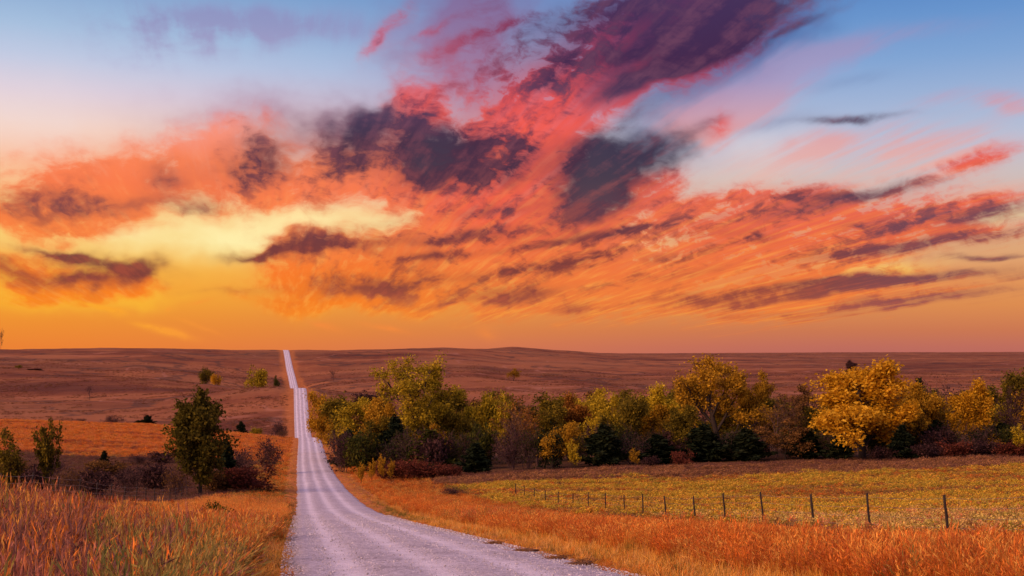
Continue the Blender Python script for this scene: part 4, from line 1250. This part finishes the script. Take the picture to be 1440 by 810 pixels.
G_TALL = grass_mat('tall_grass', (0.10, 0.035, 0.022, 1), (1.15, 1.25, 1.3), (0.06, 0.04, 0.02))  # root darkened for shade between blades, on top of its reddish base colour
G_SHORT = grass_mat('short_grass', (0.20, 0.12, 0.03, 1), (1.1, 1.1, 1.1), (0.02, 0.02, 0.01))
G_WEED = grass_mat('seed_weed', (0.10, 0.055, 0.03, 1), (0.8, 0.75, 0.8), (0.0, 0.0, 0.0), 0.2)
G_FIELD = grass_mat('field_weed', (0.13, 0.085, 0.025, 1), (1.25, 1.3, 1.2), (0.06, 0.045, 0.012), 0.35)
G_ROD = grass_mat('goldenrod', (0.17, 0.12, 0.03, 1), (1.0, 1.05, 1.15), (0.20, 0.14, 0.05), 0.35)

TUFTS = {
    'tall': [tuft_mesh('tall_tuft', 100 + k, G_TALL, n=46, spread=.20, h0=.50, h1=1.28, wid=.0052, lean=.24, heads=.40, head_len=.24, head_w=.017, head_bits=5, droop=.3) for k in range(4)],
    'short': [tuft_mesh('short_tuft', 120 + k, G_SHORT, n=34, spread=.22, h0=.14, h1=.42, wid=.008, lean=.6, heads=.0) for k in range(3)],
    'weed': [forb_mesh('weed_tuft', 140 + k, G_WEED, .95, 4, 190, .034, .22) for k in range(3)],
    'rod': [forb_mesh('rod_tuft', 160 + k, G_ROD, .72, 5, 120, .055, .22) for k in range(3)],
    'field': [forb_mesh('field_tuft', 170 + k, G_FIELD, .60, 6, 170, .060, .26) for k in range(3)],
    'low': [tuft_mesh('low_tuft', 180 + k, G_TALL, n=30, spread=.35, h0=.25, h1=.62, wid=.012, lean=.45, heads=.35, head_len=.14, head_w=.035, head_bits=4) for k in range(3)],
}


def scatter_group(meshes, name):
    """geometry nodes: an instance of one of the tufts at every vertex, turned, sized and tinted by attributes"""
    ng = bpy.data.node_groups.new(name, 'GeometryNodeTree')
    ng.interface.new_socket('Geometry', in_out='INPUT', socket_type='NodeSocketGeometry')
    ng.interface.new_socket('Geometry', in_out='OUTPUT', socket_type='NodeSocketGeometry')
    N, L = ng.nodes, ng.links
    gi, go = N.new('NodeGroupInput'), N.new('NodeGroupOutput')
    ip = N.new('GeometryNodeInstanceOnPoints')
    jn = N.new('GeometryNodeJoinGeometry')
    for me in meshes:
        ob = bpy.data.objects.new(me.name, me)
        oi = N.new('GeometryNodeObjectInfo')
        oi.inputs['Object'].default_value = ob
        oi.inputs['As Instance'].default_value = True
        L.new(oi.outputs['Geometry'], jn.inputs[0])

    def attr(nm, typ):
        a = N.new('GeometryNodeInputNamedAttribute')
        a.data_type = typ
        a.inputs['Name'].default_value = nm
        return a.outputs['Attribute']
    ip.inputs['Pick Instance'].default_value = True
    L.new(gi.outputs[0], ip.inputs['Points'])
    L.new(jn.outputs[0], ip.inputs['Instance'])
    L.new(attr('pick', 'INT'), ip.inputs['Instance Index'])
    L.new(attr('turn', 'FLOAT_VECTOR'), ip.inputs['Rotation'])
    L.new(attr('size', 'FLOAT_VECTOR'), ip.inputs['Scale'])
    L.new(ip.outputs[0], go.inputs[0])
    return ng


def scatter(name, label, cat, meshes, X, Y, size, tint, rng, tilt=0.12, sink=0.03, Z=None):
    n = len(X)
    if Z is None:
        Z = ground(X, Y) - sink
    me = np_mesh(name, np.stack([X, Y, Z], 1), [])
    turn = np.stack([rng.normal(0, tilt, n), rng.normal(0, tilt, n), rng.uniform(0, 6.283, n)], 1).astype(np.float32)
    a = me.attributes.new('turn', 'FLOAT_VECTOR', 'POINT'); a.data.foreach_set('vector', turn.ravel())
    a = me.attributes.new('size', 'FLOAT_VECTOR', 'POINT'); a.data.foreach_set('vector', np.asarray(size, np.float32).ravel())
    a = me.attributes.new('pick', 'INT', 'POINT'); a.data.foreach_set('value', rng.randint(0, len(meshes), n).astype(np.int32))
    a = me.attributes.new('tint', 'FLOAT_COLOR', 'POINT'); a.data.foreach_set('color', np.concatenate([tint, np.ones((n, 1))], 1).astype(np.float32).ravel())
    o = link(name, me)
    md = o.modifiers.new('scatter', 'NODES')
    md.node_group = scatter_group(meshes, name)
    tag(o, label, cat, kind='stuff')
    return o


def wedge(rng, n, a0, a1, y0, y1, power):
    """points between two bearings with density falling off as Y**-power"""
    y = y0 * (y1 / y0) ** rng.rand(n) if abs(power - 2) < 1e-6 else (y0 ** (2 - power) + rng.rand(n) * (y1 ** (2 - power) - y0 ** (2 - power))) ** (1 / (2 - power))
    a = rng.uniform(a0, a1, n)
    return a * y, y


def pal(rng, n, cols, wts=None):
    cols = np.array(cols, float)
    k = rng.choice(len(cols), n, p=None if wts is None else np.array(wts) / np.sum(wts))
    return cols[k] * rng.uniform(0.75, 1.25, (n, 1))


def sizes(rng, n, s, h=None):
    s = np.broadcast_to(np.asarray(s, float), (n,)) * rng.uniform(0.75, 1.25, n)
    hz = s * rng.uniform(0.8, 1.2, n) if h is None else np.broadcast_to(np.asarray(h, float), (n,)) * rng.uniform(0.75, 1.25, n)
    return np.stack([s, s, hz], 1)


def road_d(X, Y):
    return X - (road_left(Y) + ROAD_W / 2)


RUST, FLAME, STRAW, PINK, PLUM, OLIVE, GREEN, AMBER = (.45, .11, .020), (.68, .205, .026), (.74, .35, .06), (.56, .19, .07), (.17, .065, .055), (.26, .19, .04), (.16, .16, .035), (.62, .31, .06)


def build_grass():
    rng = np.random.RandomState(11)
    # ---- tall prairie grass both sides of the road
    X, Y = wedge(rng, 74000, -0.47, 0.47, 9, 140, 1.15)
    d = road_d(X, Y)
    e = fbm(X / 6, Y / 6, 3); e2 = fbm(X / 17 + 9, Y / 17, 2)
    right = (d > 6.6 + 1.2 * e) & (d < 18.5 + 1.5 * e + np.clip((45 - Y) * 0.1, 0, 2))
    left = (d < -(4.1 + 0.9 * e)) & (Y < 118 + 10 * e2)
    k = (right | left) & (np.hypot(X, Y) > 8.5)
    X, Y, d, e, e2, right = X[k], Y[k], d[k], e[k], e2[k], right[k]
    n = len(X)
    tR = pal(rng, n, [RUST, FLAME, STRAW, AMBER], [4, 4, 1.3, 1.5])
    tL = pal(rng, n, [FLAME, STRAW, PINK, RUST, PLUM], [3.5, 3, 2.2, 2.2, 1.2])
    far = sstep(Y, 40, 75)[:, None]
    tL = tL * (1 - 0.6 * far) + 0.6 * far * pal(rng, n, [FLAME, STRAW, AMBER])
    nearl = (1 - sstep(Y + 14 * e, 24, 44))[:, None] * sstep(-(X / Y), 0.19, 0.26)[:, None]
    tL = np.where(rng.rand(n, 1) < 0.62 * nearl, pal(rng, n, [PLUM, (.30, .10, .07), (.36, .13, .07), OLIVE], [2.5, 3, 3, 1.2]), tL)
    tL = np.where(((Y < 30) & (X / Y > -0.33) & (rng.rand(n) < 0.5))[:, None], pal(rng, n, [OLIVE, GREEN, (.42, .26, .06)]), tL)
    t = np.where(right[:, None], tR, tL)
    t = np.where(((e2 > 0.12) & (rng.rand(n) < 0.5))[:, None], pal(rng, n, [OLIVE, PINK, RUST]), t)
    low = sstep(d, 9.5, 14.5) + 0.8 * np.exp(-((d + 16.2) / 3.0) ** 2)
    hgt = np.where(right, 0.58, 0.78 - 0.38 * sstep(Y, 34, 47) * sstep(-X / Y, 0.225, 0.27)) * (1 - 0.58 * low) * (1 + 0.25 * e2) * np.where((rng.rand(n) < 0.12) & (Y < 40) & (d < 8.5), 1.45, 1.0) * (1 - 0.28 * np.exp(-(np.abs(d) - 4.5) / 1.2).clip(0, 1))
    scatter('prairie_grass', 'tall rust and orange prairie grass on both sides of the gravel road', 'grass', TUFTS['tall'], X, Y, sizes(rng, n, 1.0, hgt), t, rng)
    # ---- short golden verge next to the gravel
    X, Y = wedge(rng, 60000, -0.47, 0.47, 9, 330, 1.3)
    d = road_d(X, Y); e = fbm(X / 4 + 3, Y / 4, 3)
    k = ((d > 3.35 + 0.35 * e) & (d < 7.4 + e)) | ((d < -(3.3 + 0.35 * e)) & (d > -(5.6 + e)))
    X, Y, d, e = X[k], Y[k], d[k], e[k]
    n = len(X)
    t = pal(rng, n, [(.74, .38, .06), (.78, .44, .12), FLAME, OLIVE], [4, 3, 1.2, 1])
    grn = (d < 0) & (Y > 58) & (Y < 190)
    grn |= (d > 0) & (Y > 75) & (Y < 130) & (d < 5)
    t = np.where((grn & (rng.rand(n) < 0.75))[:, None], pal(rng, n, [GREEN, OLIVE]), t)
    sz = np.clip(0.55 + (np.abs(d) - 3.3) * 0.28, 0.5, 1.5)
    scatter('verge_grass', 'short golden grass along the edges of the gravel road', 'grass', TUFTS['short'], X, Y, sizes(rng, n, 1.0 + 0 * sz, sz * (1 + 0.3 * e)), t, rng)
    # ---- dark seed weeds in the left foreground
    X, Y = wedge(rng, 8000, -0.46, -0.19, 14, 100, 1.2)
    d = road_d(X, Y); e = fbm(X / 5 + 30, Y / 5, 2); a = X / Y
    k = (d < -5.5) & (e > 0.14 + 0.16 * sstep(a, -0.38, -0.30) - 0.30 * (1 - sstep(a, -0.385, -0.33)) * (Y < 42))
    X, Y = X[k], Y[k]; n = len(X)
    scatter('seed_weeds', 'dark plum seed-headed weeds among the grass left of the road', 'weeds', TUFTS['weed'], X, Y, sizes(rng, n, 0.95, 0.92 - 0.3 * sstep(Y, 36, 48)), pal(rng, n, [PLUM, (.14, .06, .05), (.26, .10, .06), RUST]), rng)
    # ---- goldenrod and pale weeds beyond the right fence, then the rough yellow field
    X, Y = wedge(rng, 60000, -0.14, 0.47, 24, 205, 0.95)
    d = road_d(X, Y); e = fbm(X / 7 + 50, Y / 7, 3); e2 = fbm(X / 26 + 5, Y / 8, 3); e3 = fbm(X / 3 + 5, Y / 3, 2)
    k = (d > 17.5 + 2 * e) & (Y < 200 + 6 * e) & ((e2 > -0.20) | (rng.rand(len(X)) < 0.3)) & ((e3 > -0.02) | (rng.rand(len(X)) < 0.22))
    X, Y, d, e, e2 = X[k], Y[k], d[k], e[k], e2[k]; n = len(X)
    nr = (Y + 26 * e2 < 70) & (rng.rand(n) < 0.85)
    t = pal(rng, n, [(.58, .36, .08), (.50, .26, .08), (.44, .33, .06), PINK], [3, 2, 3, 1.5])
    scatter('goldenrod_weeds', 'pale-topped goldenrod weeds just beyond the right fence', 'weeds', TUFTS['rod'], X[nr], Y[nr], sizes(rng, n, 1.05, 0.95)[nr], t[nr], rng)
    fr = ~nr
    t = pal(rng, n, [(.44, .29, .03), (.54, .31, .035), (.32, .24, .035), (.50, .21, .035)], [4, 3.5, 3, 2])
    t = np.where(((e2 < -0.02) & (rng.rand(n) < 0.85))[:, None], pal(rng, n, [(.30, .14, .04), (.22, .12, .04), RUST]), t)  # dark patches and stripes: browner weeds, with shadow patches put into the tint
    t = np.where((Y + 14 * e > 180)[:, None], pal(rng, n, [(.24, .10, .05), (.30, .13, .06), PLUM]), t)
    scatter('field_weeds', 'rough yellow olive weeds covering the fenced field', 'weeds', TUFTS['field'], X[fr], Y[fr], sizes(rng, n, 1.35 + 0.6 * sstep(Y, 80, 160), 1.1 + 0.3 * e + 0.5 * e2)[fr], t[fr], rng)
    # ---- low mixed grass: field gaps, hollow, knoll
    X, Y = wedge(rng, 120000, -0.47, 0.47, 22, 430, 0.85)
    d = road_d(X, Y); e = fbm(X / 9 + 70, Y / 9, 3); e2 = fbm(X / 40 + 15, Y / 14, 3)
    fld = (d > 17) & (Y < 208)
    hol = (d < -5) & (Y > 105) & (Y < 268 + 12 * e2)
    kno = (d < -5) & (Y >= 262 + 12 * e2)
    ver = (d > 6) & (d < 17) & (Y > 125)
    k = fld | hol | kno | ver
    X, Y, d, e, e2, fld, hol, kno = X[k], Y[k], d[k], e[k], e2[k], fld[k], hol[k], kno[k]
    n = len(X)
    t = pal(rng, n, [FLAME, RUST, AMBER])
    t = np.where(fld[:, None], pal(rng, n, [(.44, .23, .04), (.52, .29, .05), RUST, PLUM], [3, 3, 1.3, .8]), t)
    t = np.where((fld & ((Y + 12 * e > 180) | (e2 < -0.22)))[:, None], pal(rng, n, [(.18, .075, .05), (.25, .11, .05), PLUM]), t)
    t = np.where(hol[:, None], pal(rng, n, [PLUM, (.13, .06, .05), (.22, .10, .05), (.16, .10, .04)], [3, 3, 2, 1]), t)
    t = np.where((hol & (d > -(10 + 6 * e)))[:, None], pal(rng, n, [FLAME, OLIVE, GREEN, AMBER, RUST], [3, 2, 2, 2, 2]), t)
    t = np.where(kno[:, None], pal(rng, n, [FLAME, (.62, .25, .05), AMBER, PINK, RUST], [4, 3, 1.5, 2, 1.5]), t)
    t = np.where((kno & (e2 > 0.2) & (rng.rand(n) < 0.6))[:, None], pal(rng, n, [RUST, PLUM]), t)
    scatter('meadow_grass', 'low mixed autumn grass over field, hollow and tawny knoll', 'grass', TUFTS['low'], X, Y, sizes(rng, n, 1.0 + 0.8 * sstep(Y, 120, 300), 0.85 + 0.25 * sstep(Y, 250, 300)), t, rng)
    # ---- coarse clumps on the far pasture
    X, Y = wedge(rng, 60000, -0.46, 0.46, 470, 1150, 0.9)
    d = road_d(X, Y); e = fbm(X / 45 + 7, Y / 25, 4)
    k = (np.abs(d) > 6) & (e > 0.02)
    X, Y, e = X[k], Y[k], e[k]; n = len(X)
    scatter('pasture_clumps', 'coarse brown-red grass clumps over the far pasture slopes', 'grass', TUFTS['low'], X, Y, sizes(rng, n, 2.4, 1.0), pal(rng, n, [(.15, .052, .035), (.20, .072, .042), (.18, .088, .036), (.26, .11, .05)]), rng, 0.05)


build_grass()


# ------------------------------------------------------------------ loose stones on the road
def build_gravel():
    m, t, out = mat('loose_stone')
    ti = t.new('ShaderNodeAttribute', attribute_type='INSTANCER', attribute_name='tint').outputs['Color']
    surf(t, out, ti, 0.9, None, spec=0.1)
    protos = []
    for s in range(3):
        bm = bmesh.new()
        bmesh.ops.create_icosphere(bm, subdivisions=1, radius=0.5)
        rg = random.Random(s)
        for v in bm.verts:
            v.co *= rg.uniform(0.75, 1.2)
            v.co.z *= 0.65
        me = bpy.data.meshes.new('pebble')
        bm.to_mesh(me); bm.free()
        me.materials.append(m)
        protos.append(me)
    rng = np.random.RandomState(4)
    n0 = 60000
    Y = 14 * (90 / 14.0) ** rng.rand(n0)
    c = rng.uniform(-1.04, 1.04, n0)
    tr = sum(np.exp(-((c - q) / 0.13) ** 2) for q in (-0.62, -0.12, 0.40))
    k = rng.rand(n0) < (1.0 - 0.85 * tr) * (0.35 + 0.65 * np.abs(c) ** 2 + 0.5 * np.exp(-((c - 0.14) / 0.12) ** 2))
    Y, c = Y[k], c[k]; n = len(Y)
    X = road_left(Y) + ROAD_W / 2 * (1 + c)
    Z = -road_prof(Y) + 0.09 * (1 - c ** 2) - 0.012
    g = rng.uniform(0.26, 0.72, (n, 1)) * np.array([[1.0, .93, .98]])
    s = rng.gamma(3.0, 0.008, n).clip(0.012, 0.07) * (0.8 + 0.5 * sstep(Y, 20, 60))
    scatter('loose_gravel', 'loose pale stones scattered over the gravel road', 'gravel', protos, X, Y, np.stack([s, s, s], 1), g, rng, 0.4, Z=Z)


build_gravel()


# ------------------------------------------------------------------ fences
def wood_mat():
    m, t, out = mat('weathered_post')
    oc = t.new('ShaderNodeTexCoord').outputs['Object']
    n = t.noise(t.vm('MULTIPLY', oc, (14, 14, 1.5)), 2.0, 5, 0.65)
    surf(t, out, t.ramp(n, [(0.3, (0.012, 0.009, 0.009, 1)), (0.6, (0.045, 0.034, 0.030, 1)), (0.8, (0.10, 0.075, 0.062, 1))]), 0.9, n, 0.6, 0.02, 0.15)
    return m


def wire_mat():
    m, t, out = mat('rusty_wire')
    pos = t.new('ShaderNodeNewGeometry').outputs['Position']
    n = t.noise(pos, 3.0, 3)
    b = surf(t, out, t.mix(n, (0.16, 0.10, 0.075, 1), (0.38, 0.30, 0.26, 1)), 0.5, None, spec=0.5)
    b.inputs['Metallic'].default_value = 0.5
    return m


WOOD, WIRE = wood_mat(), wire_mat()


def post_mesh(seed):
    """weathered round post, slightly crooked, split uneven top"""
    rng = np.random.RandomState(seed)
    k, n = 9, 7
    z = np.linspace(-0.35, 1.55, n)
    cx = np.cumsum(rng.normal(0, 0.006, n)); cy = np.cumsum(rng.normal(0, 0.006, n))
    a = np.arange(k) * 2 * math.pi / k
    r = 0.043 * (1 - 0.10 * (z + 0.35) / 2.1)[:, None] * (1 + rng.normal(0, 0.07, k))[None]
    V = np.stack([cx[:, None] + r * np.cos(a), cy[:, None] + r * np.sin(a), np.repeat(z[:, None], k, 1)], -1)
    V[-1, :, 2] += rng.normal(0, 0.018, k)
    i = np.arange(n - 1)[:, None]; j = np.arange(k)[None]
    Fq = np.stack([i * k + j, i * k + (j + 1) % k, (i + 1) * k + (j + 1) % k, (i + 1) * k + j], -1).reshape(-1, 4)
    V = np.vstack([V.reshape(-1, 3), [[cx[-1], cy[-1], 1.54]]])
    jj = np.arange(k)
    F3 = np.stack([(n - 1) * k + jj, (n - 1) * k + (jj + 1) % k, np.full(k, n * k)], 1)
    return np_mesh('post', V, [Fq, F3], WOOD, smooth=False)


POSTS = [post_mesh(s) for s in range(4)]


def build_fence(label, pts, leans, wires=4):
    """pts: x, y of each post along the run"""
    rng = random.Random(len(pts))
    x0, y0 = pts[0]
    z0 = ground1(x0, y0)
    root = link('wire_fence', None, None, (x0, y0, z0))
    tag(root, label, 'fence')
    tops = []
    for k, ((x, y), ln) in enumerate(zip(pts, leans)):
        z = ground1(x, y)
        p = link('post', POSTS[k % 4], root, (x - x0, y - y0, z - z0), 0)
        p.rotation_euler = (rng.uniform(-0.04, 0.04), ln + rng.uniform(-0.02, 0.02), rng.uniform(0, 0.6))
        s = rng.uniform(0.94, 1.06)
        p.scale = (rng.uniform(0.9, 1.15), rng.uniform(0.9, 1.15), s)
        tops.append((Vector((x - x0, y - y0, z - z0)), Vector((math.sin(ln), 0, math.cos(ln))) * s))
    for w in range(wires):
        hgt = 0.50 + w * 0.31
        cv = []
        for k in range(len(tops) - 1):
            a = tops[k][0] + tops[k][1] * hgt; b = tops[k + 1][0] + tops[k + 1][1] * hgt
            for t in (0.0, 0.25, 0.5, 0.75):
                q = a.lerp(b, t); q.z -= 0.05 * 4 * t * (1 - t)
                cv.append(q + Vector((0.06, 0, 0)))
        cv.append(tops[-1][0] + tops[-1][1] * hgt + Vector((0.06, 0, 0)))
        P = np.array([list(q) for q in cv])
        V, Fq = tubes([(P, np.full(len(P), 0.006), 3)])
        # barbs twisted on the strand
        bl = []
        L = np.concatenate([[0], np.cumsum(np.linalg.norm(np.diff(P, axis=0), axis=1))])
        for s in np.arange(0.2, min(L[-1], 60.0), 0.35):
            c = np.array([np.interp(s, L, P[:, q]) for q in range(3)])
            dv = np.array([rng.uniform(-1, 1), rng.uniform(-1, 1), rng.uniform(-1, 1)]) * 0.028
            bl.append((np.array([c - dv, c + dv]), np.array([0.003, 0.003]), 3))
        V2, F2 = tubes(bl)
        link('wire', np_mesh('wire', np.vstack([V, V2]), np.vstack([Fq, F2 + len(V)]), WIRE), root)
    return root


# right-hand run: picture columns of the posts give their spacing, distance follows from the run's line
def fence_right():
    # the run's line: x = 18.67 - 0.1288 y in metres, parallel to the road apart from a slight flare
    cols = [1462, 1335, 1224, 1145, 1074, 1021, 978, 937, 904, 878, 852, 827, 805, 785, 767, 751, 737, 725]
    pts = []
    for c in cols:
        u = (c - 720.0) / F
        y = 18.67 / (u + 0.1288)
        pts.append((18.67 - 0.1288 * y, y))
    leans = [-0.10, -0.115, -0.12, -0.10, -0.105, -0.11, -0.06, -0.06, -0.03, -0.02, -0.02, -0.01, 0, 0, 0, 0.02, 0, 0]
    return pts, leans


_p, _l = fence_right()
build_fence('wire fence with thin dark leaning posts bordering the yellow field right of the road', _p, _l, 4)
_pts = []
_y = 48.0
while _y < 150:
    _pts.append((float(road_left(_y)) - 12.6, _y))
    _y += 6.6
build_fence('wire fence with dark posts half sunk in orange grass left of the road', _pts, [0.12, 0.13, 0.13, 0.11, 0.09, 0.07, 0.05, 0.05, 0.04, 0.03, 0.02, 0.02, 0.0, 0.0, 0.0, 0.0], 4)


# ------------------------------------------------------------------ clods of dead grass and soil along the road's right shoulder
def clod(px, Y, L, seed, label):
    rng = np.random.RandomState(seed)
    X = (px - 720.0) / F * Y
    z = ground1(X, Y)
    dc = X - (float(road_left(Y)) + ROAD_W / 2)
    if abs(dc) < ROAD_W / 2:
        z = max(z, -float(road_prof(Y)) + 0.09 * (1 - (dc / (ROAD_W / 2)) ** 2) - 0.03)
    bm = bmesh.new()
    bmesh.ops.create_icosphere(bm, subdivisions=3, radius=0.5)
    for v in bm.verts:
        nz = 0.5 * float(fbm(np.array([v.co.x * 2.2 + seed * 3]), np.array([v.co.y * 2.2 + v.co.z]), 3)[0])
        v.co *= (1 + nz)
        v.co = Vector((v.co.x * L, v.co.y * L * 0.45, v.co.z * 0.11 + 0.01))
    me = bpy.data.meshes.new('soil')
    bm.to_mesh(me); bm.free()
    me.materials.append(CLOD)
    root = link('turf_clod', None, None, (X, Y, z), 0.9 + rng.uniform(-0.3, 0.3))
    tag(root, label, 'turf clod', 'torn turf along the shoulder')
    link('soil', me, root)
    m = 110
    P = np.stack([rng.normal(0, L * 0.28, m), rng.normal(0, L * 0.14, m), np.full(m, 0.03)], 1)
    ln = []
    for k in range(m):
        d = np.array([rng.normal(0, 1), rng.normal(0, 0.6), rng.uniform(0.1, 0.6)]) * rng.uniform(0.08, 0.2)
        ln.append((np.array([P[k], P[k] + d * 0.6, P[k] + d - [0, 0, 0.03]]), np.array([0.009, 0.007, 0.003]), 3))
    V, Fq = tubes(ln)
    link('dead_grass', np_mesh('dead_grass', V, Fq, STRAWM), root)


CLOD, _t, _o = mat('turf_soil')
surf(_t, _o, _t.ramp(_t.noise(_t.new('ShaderNodeTexCoord').outputs['Object'], 9.0, 4, 0.7), [(0.35, (0.06, 0.032, 0.020, 1)), (0.65, (0.20, 0.095, 0.045, 1))]), 0.95, None, spec=0.05)
STRAWM, _t, _o = mat('dead_straw')
surf(_t, _o, (0.30, 0.14, 0.05, 1), 0.9, None, spec=0.05)
clod(693, 38.5, 0.75, 1, 'long dark turf clod on the gravel shoulder, the farthest of the four')
clod(737, 33.6, 0.95, 2, 'reddish turf clod with dead grass on the gravel shoulder beside a flat one')
clod(782, 29.8, 0.70, 3, 'thin flat turf clod on the gravel shoulder between two larger ones')
clod(814, 27.6, 1.00, 4, 'largest dark turf clod with straw on the gravel shoulder')
